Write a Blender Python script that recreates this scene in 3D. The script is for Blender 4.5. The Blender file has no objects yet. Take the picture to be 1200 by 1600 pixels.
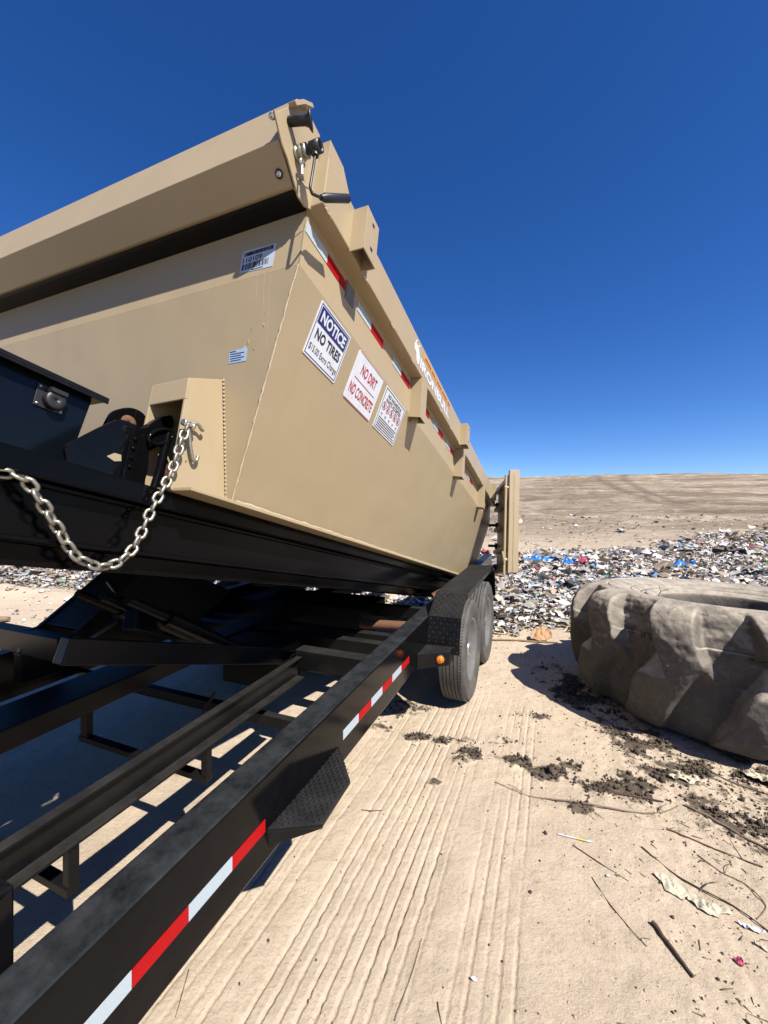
import bpy, bmesh, math, random
import numpy as np
from mathutils import Vector, Matrix, noise
R = math.radians
random.seed(7); rng = np.random.default_rng(11)
sc = bpy.context.scene
COL = sc.collection

# ------------------------------------------------------------------ camera
CAM_H = 1.465
cam_d = bpy.data.cameras.new('camera'); cam = bpy.data.objects.new('camera', cam_d); COL.objects.link(cam)
cam.location = (0, 0, CAM_H); cam.rotation_euler = (R(90), 0, 0)
cam_d.sensor_fit = 'VERTICAL'; cam_d.sensor_height = 24.0; cam_d.lens = 24.0 * 630.0 / 1600.0
cam_d.clip_start = 0.02; cam_d.clip_end = 6000
sc.camera = cam
# ------------------------------------------------------------------ sky, sun, exposure
SUN = Vector((0.57, -0.69, 1.0)).normalized()
EL = math.asin(SUN.z); AZ = math.atan2(SUN.x, SUN.y)
w = bpy.data.worlds.new("World"); sc.world = w; w.use_nodes = True
nt = w.node_tree; bg = nt.nodes['Background']
sky = nt.nodes.new('ShaderNodeTexSky'); sky.sky_type = 'NISHITA'; sky.sun_disc = False
sky.sun_elevation = EL; sky.sun_rotation = AZ; sky.altitude = 900; sky.air_density = 0.85
sky.dust_density = 0.25; sky.ozone_density = 5.0
hs = nt.nodes.new('ShaderNodeHueSaturation'); hs.inputs['Hue'].default_value = .512; hs.inputs['Saturation'].default_value = 1.25
nt.links.new(sky.outputs[0], hs.inputs['Color']); nt.links.new(hs.outputs[0], bg.inputs[0]); bg.inputs[1].default_value = 0.077
sd = bpy.data.lights.new('sun', 'SUN'); sd.energy = 5.0; sd.angle = R(0.53); sd.color = (1.0, 0.94, 0.85)
so = bpy.data.objects.new('sun', sd); COL.objects.link(so)
so.rotation_euler = SUN.to_track_quat('Z', 'Y').to_euler()
sc.view_settings.view_transform = 'Standard'; sc.view_settings.look = 'None'
sc.view_settings.gamma = 1; sc.view_settings.exposure = 1.05

# ------------------------------------------------------------------ frames
AL = math.atan(260 / 630.0); TH = R(11.93)
ca, sa = math.cos(AL), math.sin(AL)
T = Vector((ca, -sa, 0)); D = Vector((sa, ca, 0)); Z = Vector((0, 0, 1))
def mat3(a, b, c): return Matrix((a, b, c)).transposed()
RC = mat3(T, D, Z)
RB = mat3(T, D * math.cos(TH) - Z * math.sin(TH), D * math.sin(TH) + Z * math.cos(TH))
O_C = Vector((0, 0, 0)); O_B = Vector((0, 0, CAM_H))

# ------------------------------------------------------------------ materials
def newmat(name):
    m = bpy.data.materials.new(name); m.use_nodes = True
    return m, m.node_tree.nodes, m.node_tree.links, m.node_tree.nodes['Principled BSDF']
def noise_node(N, L, scale, detail=5, rough=.6, coord='Object', vec=None, mscale=None):
    n = N.new('ShaderNodeTexNoise'); n.inputs['Scale'].default_value = scale
    n.inputs['Detail'].default_value = detail; n.inputs['Roughness'].default_value = rough
    if vec is None:
        tc = N.new('ShaderNodeTexCoord'); vec = tc.outputs[coord]
    if mscale:
        mp = N.new('ShaderNodeMapping'); mp.inputs['Scale'].default_value = mscale
        L.new(vec, mp.inputs['Vector']); vec = mp.outputs[0]
    L.new(vec, n.inputs['Vector']); return n
def ramp(N, L, src, p0, p1, c0=(0, 0, 0, 1), c1=(1, 1, 1, 1)):
    r = N.new('ShaderNodeValToRGB'); e = r.color_ramp.elements
    e[0].position = p0; e[1].position = p1; e[0].color = c0; e[1].color = c1
    L.new(src, r.inputs[0]); return r
def mixc(N, L, fac, a, b):
    m = N.new('ShaderNodeMix'); m.data_type = 'RGBA'
    if isinstance(fac, (int, float)): m.inputs[0].default_value = fac
    else: L.new(fac, m.inputs[0])
    for i, x in ((6, a), (7, b)):
        if isinstance(x, tuple): m.inputs[i].default_value = (*x[:3], 1)
        else: L.new(x, m.inputs[i])
    return m.outputs[2]
def bump(N, L, h, strength, dist, bsdf, prev=None):
    b = N.new('ShaderNodeBump'); b.inputs['Strength'].default_value = strength; b.inputs['Distance'].default_value = dist
    L.new(h, b.inputs['Height'])
    if prev: L.new(prev, b.inputs['Normal'])
    L.new(b.outputs[0], bsdf.inputs['Normal']); return b.outputs[0]
def mul(N, L, a, b):
    m = N.new('ShaderNodeMath'); m.operation = 'MULTIPLY'
    for i, x in enumerate((a, b)):
        if isinstance(x, (int, float)): m.inputs[i].default_value = x
        else: L.new(x, m.inputs[i])
    return m.outputs[0]

def painted(name, col, rough, dirt, dirt_amt, top_dust=0.0, scale=3.0, spec=.5, streak=False, bmp=.02):
    m, N, L, P = newmat(name); col = tuple(x * .84 for x in col); dirt = tuple(x * .84 for x in dirt)
    n1 = noise_node(N, L, scale, 8, .65); n2 = noise_node(N, L, scale * 14, 6, .7)
    r1 = ramp(N, L, n1.outputs['Fac'], .42, .72); r2 = ramp(N, L, n2.outputs['Fac'], .5, .75)
    c = mixc(N, L, mul(N, L, r1.outputs[0], dirt_amt), col, dirt)
    c = mixc(N, L, mul(N, L, r2.outputs[0], dirt_amt * .7), c, dirt)
    if streak:
        n3 = noise_node(N, L, 6, 6, .6, mscale=(5, 5, .35)); r3 = ramp(N, L, n3.outputs['Fac'], .5, .72)
        c = mixc(N, L, mul(N, L, r3.outputs[0], .12), c, tuple(x * .75 for x in col))
    if top_dust:
        g = N.new('ShaderNodeNewGeometry'); sx = N.new('ShaderNodeSeparateXYZ'); L.new(g.outputs['Normal'], sx.inputs[0])
        up = ramp(N, L, sx.outputs[2], .55, .95)
        n4 = noise_node(N, L, 9, 8, .75); r4 = ramp(N, L, n4.outputs['Fac'], .3, .75)
        c = mixc(N, L, mul(N, L, mul(N, L, up.outputs[0], r4.outputs[0]), top_dust), c, dirt)
        rr = N.new('ShaderNodeMapRange'); L.new(mul(N, L, up.outputs[0], 1.0), rr.inputs[0])
        rr.inputs[3].default_value = rough; rr.inputs[4].default_value = min(.6, rough + .35)
        L.new(rr.outputs[0], P.inputs['Roughness'])
    else:
        rr = N.new('ShaderNodeMapRange'); L.new(n1.outputs['Fac'], rr.inputs[0])
        rr.inputs[3].default_value = max(.05, rough - .1); rr.inputs[4].default_value = min(1, rough + .15)
        L.new(rr.outputs[0], P.inputs['Roughness'])
    pv = None
    if streak:
        g = N.new('ShaderNodeTexCoord'); nb_ = noise_node(N, L, 2.2, 2, .5); pv = bump(N, L, nb_.outputs['Fac'], .3, .04, P)
        sc_ = noise_node(N, L, 5, 10, .8, mscale=(1, 3.5, 9)); rs = ramp(N, L, sc_.outputs['Fac'], .655, .675)
        c = mixc(N, L, mul(N, L, rs.outputs[0], .45), c, tuple(x * .45 for x in col))
        nr_ = noise_node(N, L, 22, 8, .8); rr_ = ramp(N, L, nr_.outputs['Fac'], .70, .74); c = mixc(N, L, mul(N, L, rr_.outputs[0], .6), c, (.16, .08, .035))
    L.new(c, P.inputs['Base Color']); P.inputs['Specular IOR Level'].default_value = spec
    bump(N, L, n2.outputs['Fac'], bmp, .01, P, pv)
    return m
def plain(name, col, rough=.6, metal=0.0, bs=60, bstr=.15, vary=.25, spec=.4):
    m, N, L, P = newmat(name); P.inputs['Specular IOR Level'].default_value = spec
    if not metal: col = tuple(x * .84 for x in col)
    n = noise_node(N, L, bs, 5, .65)
    c = mixc(N, L, n.outputs['Fac'], tuple(x * (1 - vary) for x in col), tuple(min(1, x * (1 + vary)) for x in col))
    L.new(c, P.inputs['Base Color']); P.inputs['Roughness'].default_value = rough; P.inputs['Metallic'].default_value = metal
    bump(N, L, n.outputs['Fac'], bstr, .005, P)
    return m

M = {}
M['tan'] = painted('tan_paint', (.345, .272, .166), .40, (.25, .195, .125), .12, 0, 1.6, .35, True, .03)
M['black'] = painted('black_gloss_paint', (.003, .003, .0035), .12, (.022, .021, .02), .05, .4, 4, .16, False, .015)
M['rail'] = painted('dusty_black_rail_paint', (.003, .003, .0035), .11, (.055, .06, .067), .035, .7, 18, .13, False, .015)
M['bed'] = painted('bed_black_paint', (.002, .002, .0025), .16, (.006, .006, .006), .05, .1, 4, .09, False, .015)
M['blackmat'] = painted('black_dull_paint', (.004, .004, .005), .32, (.045, .044, .042), .12, .6, 5, .2)
M['blackdark'] = painted('black_underbody_paint', (.003, .003, .004), .5, (.012, .010, .009), .2, .1, 5, .2)
M['steelworn'] = painted('worn_rail_steel', (.005, .005, .0055), .28, (.06, .056, .05), .10, .5, 4, .2)
M['navy'] = painted('box_enamel', (.003, .0045, .007), .2, (.02, .02, .02), .04, .3, 4, .2, False, .01)
M['zinc'] = plain('zinc_chain_steel', (.30, .285, .235), .42, .85, 120, .2, .3)
M['chrome'] = plain('bolt_steel', (.55, .52, .48), .3, .9, 90, .1, .2)
M['rust'] = plain('rusty_steel', (.13, .06, .03), .85, 0, 70, .6, .5)
M['blackplastic'] = plain('black_plastic', (.018, .018, .02), .42, 0, 200, .15, .2)
M['red_tape'] = plain('red_reflective_tape', (.34, .003, .006), .45, 0, 260, .25, .3, .12)
M['white_tape'] = plain('white_reflective_tape', (.36, .42, .46), .4, 0, 260, .25, .2, .2)
M['white'] = painted('sign_white', (.60, .63, .69), .35, (.38, .33, .26), .30, 0, 14, .3, False, .02)
M['paper_white'] = plain('label_white', (.38, .42, .50), .5, 0, 40, .05, .05)
M['label_blue'] = plain('label_pale_blue', (.32, .42, .55), .5, 0, 40, .05, .05)
M['navyink'] = plain('sign_navy', (.015, .02, .12), .35, 0, 40, .02, .05)
M['blackink'] = plain('sign_black', (.012, .012, .016), .4, 0, 40, .02, .05)
M['redink'] = plain('sign_red', (.36, .008, .018), .4, 0, 40, .02, .05)
M['orange'] = plain('decal_orange', (.62, .25, .012), .4, 0, 40, .02, .05)
M['weld'] = plain('weld_bead', (.47, .38, .25), .5, 0, 300, .6, .2)
M['amber'] = plain('amber_lens', (.75, .17, .01), .12, 0, 100, .3, .1)
M['rim'] = plain('dusty_grey_rim', (.15, .145, .14), .45, .3, 30, .15, .35)
M['wood'] = plain('weathered_wood', (.20, .14, .09), .85, 0, 50, .6, .4)
M['twig'] = plain('dry_twig', (.17, .13, .09), .85, 0, 80, .5, .35)
M['twigdark'] = plain('dark_stick', (.07, .045, .03), .85, 0, 80, .5, .35)
M['paper'] = plain('torn_paper', (.45, .41, .31), .75, 0, 25, .3, .12)
M['card'] = plain('torn_cardboard', (.38, .23, .12), .8, 0, 30, .3, .2)
M['pink'] = plain('pink_plastic', (.45, .08, .16), .45, 0, 30, .3, .2)
M['bluebag'] = plain('blue_plastic_bag', (.025, .17, .48), .35, 0, 30, .4, .25)
M['royal'] = plain('royal_blue_cloth', (.02, .05, .33), .7, 0, 30, .3, .2)
M['yellow'] = plain('yellow_board', (.45, .44, .09), .55, 0, 30, .2, .12)
M['redcloth'] = plain('red_cloth', (.38, .02, .03), .7, 0, 30, .3, .25)
M['clod'] = plain('dark_soil', (.055, .042, .031), .95, 0, 40, .6, .4)
M['gravel'] = plain('pale_gravel', (.33, .27, .2), .9, 0, 40, .4, .5)
M['leaf'] = plain('far_foliage', (.045, .06, .03), .9, 0, 3, .2, .4)

# tyre rubber (trailer): dusty grey
M['rubber'] = painted('dusty_rubber', (.062, .060, .058), .75, (.17, .155, .135), .5, 0, 9, .3, False, .15)
# giant tyre: old dust-caked rubber
def giant_mat():
    m, N, L, P = newmat('dust_caked_old_rubber')
    g = N.new('ShaderNodeNewGeometry'); sx = N.new('ShaderNodeSeparateXYZ'); L.new(g.outputs['Normal'], sx.inputs[0])
    n1 = noise_node(N, L, 2.6, 9, .68); n2 = noise_node(N, L, 38, 8, .75); n3 = noise_node(N, L, 9, 8, .7)
    r1 = ramp(N, L, n1.outputs['Fac'], .35, .68)
    c = mixc(N, L, r1.outputs[0], (.105, .095, .082), (.050, .046, .041))
    up = ramp(N, L, sx.outputs[2], .12, .7); r3 = ramp(N, L, n3.outputs['Fac'], .2, .6)
    c = mixc(N, L, mul(N, L, up.outputs[0], mul(N, L, r3.outputs[0], .95)), c, (.36, .315, .25))
    r2 = ramp(N, L, n2.outputs['Fac'], .52, .72)
    c = mixc(N, L, mul(N, L, r2.outputs[0], .35), c, (.24, .21, .17))
    r4 = ramp(N, L, n2.outputs['Fac'], .30, .42)
    L.new(c, P.inputs['Base Color']); P.inputs['Roughness'].default_value = .8
    P.inputs['Specular IOR Level'].default_value = .25
    pv = bump(N, L, n3.outputs['Fac'], .5, .03, P)
    bump(N, L, n2.outputs['Fac'], .55, .012, P, pv)
    return m
M['giant'] = giant_mat()
def ground_mat():
    m, N, L, P = newmat('landfill_ground')
    tc = N.new('ShaderNodeTexCoord'); vec = tc.outputs['Object']
    at = N.new('ShaderNodeAttribute'); at.attribute_name = 'soil'
    sep = N.new('ShaderNodeSeparateColor'); L.new(at.outputs['Color'], sep.inputs[0])
    nA = noise_node(N, L, .55, 8, .6, vec=vec); nB = noise_node(N, L, 9, 10, .72, vec=vec)
    nC = noise_node(N, L, 70, 8, .75, vec=vec); nD = noise_node(N, L, 3.2, 8, .7, vec=vec)
    c = mixc(N, L, ramp(N, L, nA.outputs['Fac'], .38, .66).outputs[0], (.44, .362, .275), (.38, .31, .232))
    c = mixc(N, L, mul(N, L, ramp(N, L, nB.outputs['Fac'], .48, .75).outputs[0], .45), c, (.27, .205, .14))
    c = mixc(N, L, mul(N, L, ramp(N, L, nC.outputs['Fac'], .54, .74).outputs[0], .7), c, (.15, .112, .078))
    c = mixc(N, L, mul(N, L, ramp(N, L, nD.outputs['Fac'], .5, .8).outputs[0], .35), c, (.47, .385, .28))
    # far hill: browner, banded by dozer tracks
    nE = noise_node(N, L, 1.0, 12, .72, vec=vec, mscale=(.05, .24, .05)); nF = noise_node(N, L, 1.0, 10, .7, vec=vec, mscale=(.5, 1.1, .5))
    hc = mixc(N, L, ramp(N, L, nE.outputs['Fac'], .42, .58).outputs[0], (.17, .132, .095), (.43, .36, .27))
    hc = mixc(N, L, mul(N, L, ramp(N, L, nF.outputs['Fac'], .44, .56).outputs[0], .6), hc, (.20, .155, .112))
    nG = noise_node(N, L, 1.0, 4, .5, vec=vec, mscale=(.9, 1.3, .9))
    hc = mixc(N, L, mul(N, L, ramp(N, L, nG.outputs['Fac'], .66, .7).outputs[0], .55), hc, (.44, .40, .34))
    c = mixc(N, L, sep.outputs[1], c, hc)
    # dark soil mask (broken up by noise)
    s = N.new('ShaderNodeMath'); s.operation = 'ADD'; L.new(sep.outputs[0], s.inputs[0])
    nb = N.new('ShaderNodeMapRange'); L.new(nB.outputs['Fac'], nb.inputs[0]); nb.inputs[1].default_value = .3; nb.inputs[2].default_value = .7
    nb.inputs[3].default_value = -.6; nb.inputs[4].default_value = .5; L.new(nb.outputs[0], s.inputs[1])
    sm = ramp(N, L, s.outputs[0], .38, .62)
    c = mixc(N, L, mul(N, L, sm.outputs[0], .88), c, (.055, .042, .031))
    c = mixc(N, L, mul(N, L, sep.outputs[2], .55), c, (.12, .09, .062))
    L.new(c, P.inputs['Base Color']); P.inputs['Roughness'].default_value = .95; P.inputs['Specular IOR Level'].default_value = .12
    hb = N.new('ShaderNodeMath'); hb.operation = 'ADD'; L.new(nE.outputs['Fac'], hb.inputs[0]); L.new(nF.outputs['Fac'], hb.inputs[1])
    hv = mul(N, L, hb.outputs[0], sep.outputs[1])
    nH = noise_node(N, L, 190, 4, .7, vec=vec)
    pv = bump(N, L, hv, .8, .9, P)
    pv = bump(N, L, nB.outputs['Fac'], .5, .035, P, pv)
    pv = bump(N, L, nC.outputs['Fac'], .6, .010, P, pv)
    pv = bump(N, L, nH.outputs['Fac'], .6, .003, P, pv)
    return m
M['ground'] = ground_mat()
def item_mat():
    m, N, L, P = newmat('mixed_refuse')
    at = N.new('ShaderNodeAttribute'); at.attribute_name = 'item'
    n = noise_node(N, L, 12, 5, .7)
    c = mixc(N, L, mul(N, L, ramp(N, L, n.outputs['Fac'], .4, .7).outputs[0], .35), at.outputs['Color'], (.20, .16, .12))
    L.new(c, P.inputs['Base Color']); P.inputs['Roughness'].default_value = .55
    return m
M['refuse'] = item_mat()

# ------------------------------------------------------------------ helpers
def tag(o, label=None, cat=None, group=None, kind=None):
    if label: o['label'] = label
    if cat: o['category'] = cat
    if group: o['group'] = group
    if kind: o['kind'] = kind
    return o
class Root:
    def __init__(s, name, rot, org, base, label, cat, group=None):
        s.rot, s.base = rot, Vector(base)
        s.o = bpy.data.objects.new(name, None); COL.objects.link(s.o)
        s.o.empty_display_size = .2
        s.o.matrix_world = Matrix.Translation(org + rot @ s.base) @ rot.to_4x4()
        tag(s.o, label, cat, group)
SHEAR = 0.0
class MB:
    def __init__(s): s.v = []; s.f = []; s.sm = []
    def add(s, vs, fs, smooth=False):
        k = len(s.v); s.v += [tuple(v) for v in vs]; s.f += [tuple(i + k for i in f) for f in fs]; s.sm += [smooth] * len(fs); return s
    def box(s, a, b):
        x0, x1 = sorted((a[0], b[0])); y0, y1 = sorted((a[1], b[1])); z0, z1 = sorted((a[2], b[2]))
        return s.add([(x0, y0, z0), (x1, y0, z0), (x1, y1, z0), (x0, y1, z0), (x0, y0, z1), (x1, y0, z1), (x1, y1, z1), (x0, y1, z1)],
              [(0, 3, 2, 1), (4, 5, 6, 7), (0, 1, 5, 4), (1, 2, 6, 5), (2, 3, 7, 6), (3, 0, 4, 7)])
    def prism(s, poly, ax, a, b):
        """poly 2D in the two other axes (order kept), extruded along ax from a to b"""
        def P(p, h): q = list(p); q.insert(ax, h); return q
        n = len(poly); vs = [P(p, a) for p in poly] + [P(p, b) for p in poly]
        fs = [tuple(range(n)), tuple(range(2 * n - 1, n - 1, -1))] + [(i, i + n, (i + 1) % n + n, (i + 1) % n) for i in range(n)]
        return s.add(vs, fs)
    def plate(s, pts, nrm, th):
        """3D polygon thickened against nrm"""
        nrm = Vector(nrm).normalized(); n = len(pts)
        vs = [Vector(p) for p in pts] + [Vector(p) - nrm * th for p in pts]
        fs = [tuple(range(n)), tuple(range(2 * n - 1, n - 1, -1))] + [(i, i + n, (i + 1) % n + n, (i + 1) % n) for i in range(n)]
        return s.add(vs, fs)
    def beam(s, p, q, w, h, up=(0, 0, 1)):
        p, q = Vector(p), Vector(q); d = (q - p).normalized(); x = d.cross(Vector(up)).normalized(); y = x.cross(d)
        c = [p + x * a * w / 2 + y * b * h / 2 for a, b in ((-1, -1), (1, -1), (1, 1), (-1, 1))]
        c += [v + (q - p) for v in c]
        return s.add(c, [(0, 3, 2, 1), (4, 5, 6, 7), (0, 1, 5, 4), (1, 2, 6, 5), (2, 3, 7, 6), (3, 0, 4, 7)])
    def tube(s, pts, r, seg=12, closed=False, caps=True):
        pts = [Vector(p) for p in pts]; n = len(pts); rs = r if isinstance(r, (list, tuple)) else [r] * n
        rings = []; ref = None
        for i, p in enumerate(pts):
            if closed: d = pts[(i + 1) % n] - pts[i - 1]
            else: d = pts[min(i + 1, n - 1)] - pts[max(i - 1, 0)]
            d.normalize()
            if ref is None: ref = d.orthogonal().normalized()
            ref = (ref - d * ref.dot(d)).normalized(); y = d.cross(ref)
            rings.append([p + (ref * math.cos(a) + y * math.sin(a)) * rs[i] for a in [2 * math.pi * k / seg for k in range(seg)]])
        vs = [v for g in rings for v in g]; fs = []
        m = n if closed else n - 1
        for i in range(m):
            j = (i + 1) % n
            for k in range(seg): fs.append((i * seg + k, i * seg + (k + 1) % seg, j * seg + (k + 1) % seg, j * seg + k))
        s.add(vs, fs, True)
        if caps and not closed:
            s.add(rings[0], [tuple(range(seg - 1, -1, -1))]); s.add(rings[-1], [tuple(range(seg))])
        return s
    def lathe(s, prof, c, axis, seg=48, close=True):
        """prof list of (r, h) about axis through c"""
        axis = Vector(axis).normalized(); c = Vector(c); x = axis.orthogonal().normalized(); y = axis.cross(x); n = len(prof)
        vs = []; fs = []
        for k in range(seg):
            a = 2 * math.pi * k / seg; e = x * math.cos(a) + y * math.sin(a)
            for r, h in prof: vs.append(c + e * r + axis * h)
        for k in range(seg):
            k2 = (k + 1) % seg
            for i in range(n if close else n - 1):
                j = (i + 1) % n; fs.append((k * n + i, k * n + j, k2 * n + j, k2 * n + i))
        return s.add(vs, fs, True)
    def build(s, name, mat, parent=None, root=None, bevel=0, shear=0.0, label=None, auto=True):
        if auto and name in SPLIT:
            return [m.build(name, mat, parent, root, bevel, shear, label, False) for m in pieces(s)][0]
        me = bpy.data.meshes.new(name)
        base = root.base if root else Vector((0, 0, 0))
        vs = [Vector(v) for v in s.v]
        if shear: vs = [Vector((v.x, v.y, v.z + shear * v.y)) for v in vs]
        me.from_pydata([tuple(v - base) for v in vs], [], s.f)
        me.polygons.foreach_set('use_smooth', s.sm)
        bm = bmesh.new(); bm.from_mesh(me); bmesh.ops.recalc_face_normals(bm, faces=bm.faces); bm.to_mesh(me); bm.free()
        me.materials.append(mat if not isinstance(mat, str) else M[mat])
        o = bpy.data.objects.new(name, me); COL.objects.link(o)
        if parent is not None: o.parent = parent
        if bevel:
            b = o.modifiers.new('bevel', 'BEVEL'); b.width = bevel; b.segments = 2; b.limit_method = 'ANGLE'; b.angle_limit = R(35)
        if label: o['label'] = label
        return o
def text_mesh(body, bold=0.0):
    cu = bpy.data.curves.new('text', 'FONT'); cu.body = body; cu.offset = bold; cu.resolution_u = 3
    cu.align_x = 'LEFT'
    o = bpy.data.objects.new('text', cu); COL.objects.link(o)
    dg = bpy.context.evaluated_depsgraph_get(); dg.update()
    me = bpy.data.meshes.new_from_object(o.evaluated_get(dg))
    vs = [v.co.copy() for v in me.vertices]; fs = [tuple(p.vertices) for p in me.polygons]
    bpy.data.objects.remove(o); bpy.data.curves.remove(cu); bpy.data.meshes.remove(me)
    x0 = min(v.x for v in vs); x1 = max(v.x for v in vs); y0 = min(v.y for v in vs); y1 = max(v.y for v in vs)
    return [((v.x - x0) / (x1 - x0), (v.y - y0) / (y1 - y0)) for v in vs], fs
SPLIT = {'weld', 'slot', 'screw', 'bolt', 'paint_run', 'lug_nut', 'floor_beam', 'hinge', 'gate_rib', 'bed_crossmember', 'bed_stringer', 'stiffener', 'rear_post',
         'pivot_shaft', 'spring_tube', 'cross_tie', 'prohibition_circle', 'hydraulic_cylinder', 'pump_and_dark_filler'}
def pieces(mb):
    par = list(range(len(mb.v)))
    def find(a):
        while par[a] != a: par[a] = par[par[a]]; a = par[a]
        return a
    for f in mb.f:
        for i in f[1:]: par[find(i)] = find(f[0])
    out = {}
    # touching pieces (tube body and its caps share positions) are welded by rounded coordinates
    pos = {}
    for i, v in enumerate(mb.v):
        k = tuple(round(c, 5) for c in v)
        if k in pos: par[find(i)] = find(pos[k])
        else: pos[k] = i
    for f, sm in zip(mb.f, mb.sm): out.setdefault(find(f[0]), []).append((f, sm))
    res = []
    for fs in out.values():
        m = MB(); idx = {}
        for f, sm in fs:
            for i in f:
                if i not in idx: idx[i] = len(m.v); m.v.append(mb.v[i])
            m.f.append(tuple(idx[i] for i in f)); m.sm.append(sm)
        res.append(m)
    return res
class Decal:
    """flat artwork on a plane: origin o, ex right, ey up, nr outward"""
    def __init__(s, o, ex, ey, nr): s.o, s.ex, s.ey, s.nr = Vector(o), Vector(ex).normalized(), Vector(ey).normalized(), Vector(nr).normalized()
    def P(s, x, y, h): return s.o + s.ex * x + s.ey * y + s.nr * h
    def poly(s, mb, pts, h0, h1):
        mb.plate([s.P(x, y, h1) for x, y in pts], s.nr, h1 - h0); return mb
    def rect(s, mb, x0, y0, x1, y1, h0, h1): return s.poly(mb, [(x0, y0), (x1, y0), (x1, y1), (x0, y1)], h0, h1)
    def rrect(s, mb, x0, y0, x1, y1, r, h0, h1):
        pts = []
        for cx, cy, a0 in ((x1 - r, y0 + r, -90), (x1 - r, y1 - r, 0), (x0 + r, y1 - r, 90), (x0 + r, y0 + r, 180)):
            for k in range(5): a = R(a0 + 22.5 * k); pts.append((cx + r * math.cos(a), cy + r * math.sin(a)))
        return s.poly(mb, pts, h0, h1)
    def frame(s, mb, x0, y0, x1, y1, w, h0, h1):
        s.rect(mb, x0, y0, x1, y0 + w, h0, h1); s.rect(mb, x0, y1 - w, x1, y1, h0, h1)
        s.rect(mb, x0, y0 + w, x0 + w, y1 - w, h0, h1); s.rect(mb, x1 - w, y0 + w, x1, y1 - w, h0, h1); return mb
    def text(s, mb, body, x0, y0, x1, y1, h, bold=.02, slant=0):
        vs, fs = text_mesh(body, bold)
        mb.add([s.P(x0 + u * (x1 - x0) + slant * v, y0 + v * (y1 - y0), h) for u, v in vs], fs); return mb
    def ring(s, mb, cx, cy, r, w, h):
        n = 20; vs = []; 
        for k in range(n):
            a = 2 * math.pi * k / n
            vs += [s.P(cx + r * math.cos(a), cy + r * math.sin(a), h), s.P(cx + (r - w) * math.cos(a), cy + (r - w) * math.sin(a), h)]
        mb.add(vs, [(2 * k, 2 * ((k + 1) % n), 2 * ((k + 1) % n) + 1, 2 * k + 1) for k in range(n)]); return mb

# ------------------------------------------------------------------ terrain
def vnoise(x, y, seed=0):
    xi = np.floor(x).astype(np.int64); yi = np.floor(y).astype(np.int64); xf = x - xi; yf = y - yi
    xf = xf * xf * (3 - 2 * xf); yf = yf * yf * (3 - 2 * yf)
    def h(a, b):
        k = (a * 374761393 + b * 668265263 + seed * 974711) & 0xffffffff
        k = ((k ^ (k >> 13)) * 1274126177) & 0xffffffff
        return ((k ^ (k >> 16)) & 0xffff) / 65535.0
    return (h(xi, yi) * (1 - xf) + h(xi + 1, yi) * xf) * (1 - yf) + (h(xi, yi + 1) * (1 - xf) + h(xi + 1, yi + 1) * xf) * yf
def fbm(x, y, seed=0, o=4):
    r = 0; a = .5
    for k in range(o): r = r + a * (vnoise(x * 2 ** k, y * 2 ** k, seed + k) - .5); a *= .55
    return r
def sstep(a, b, x): t = np.clip((x - a) / (b - a), 0, 1); return t * t * (3 - 2 * t)
CREST = 92.0
def broad(x, y):
    yy = np.clip(y, 0, CREST)
    z = 0.122 * np.maximum(0, yy - 14) * sstep(12, 19, yy)
    z = z + np.clip(y - CREST, 0, 1e9) * -.0    # plateau
    z = z - np.clip((y - CREST - 60) * .01, 0, 30)
    z = z + sstep(40, 90, y) * np.clip(x - 20, -40, 80) * .012
    z = z + fbm(x * .045, y * .045, 5, 3) * sstep(18, 45, y) * 1.1
    return z
def st(x, y): return x * sa + y * ca, x * ca - y * sa     # s, t
def clumpmask(x, y):
    """dark soil patches: at (x,y,r)"""
    m = np.zeros_like(x)
    for cx, cy, rx, ry in ((.56, 2.42, .13, .07), (.42, 2.58, .07, .04), (.76, 2.36, .10, .05), (.70, 2.55, .09, .04), (.98, 2.25, .16, .06), (1.22, 2.16, .16, .08), (1.50, 2.10, .20, .10), (1.80, 2.02, .24, .14), (1.95, 2.18, .25, .12), (2.2, 2.05, .3, .15),
                           (2.05, 1.85, .30, .14), (2.3, 1.7, .4, .2), (1.72, 2.25, .22, .08), (1.62, 2.62, .13, .22), (1.55, 3.3, .14, .35), (1.02, 2.88, .10, .04), (.12, 3.0, .14, .08), (-.1, 2.75, .09, .05), (.95, 1.98, .05, .025), (.22, 2.62, .06, .03), (.32, 2.2, .04, .02)):
        d = ((x - cx) / (rx * 1.45)) ** 2 + ((y - cy) / (ry * 1.45)) ** 2
        m = np.maximum(m, np.exp(-d * .9))
    brk = .45 + 1.1 * sstep(-.12, .16, fbm(x * 9, y * 9, 201, 4)) 
    return np.clip(m * brk * .85, 0, 1)
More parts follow.
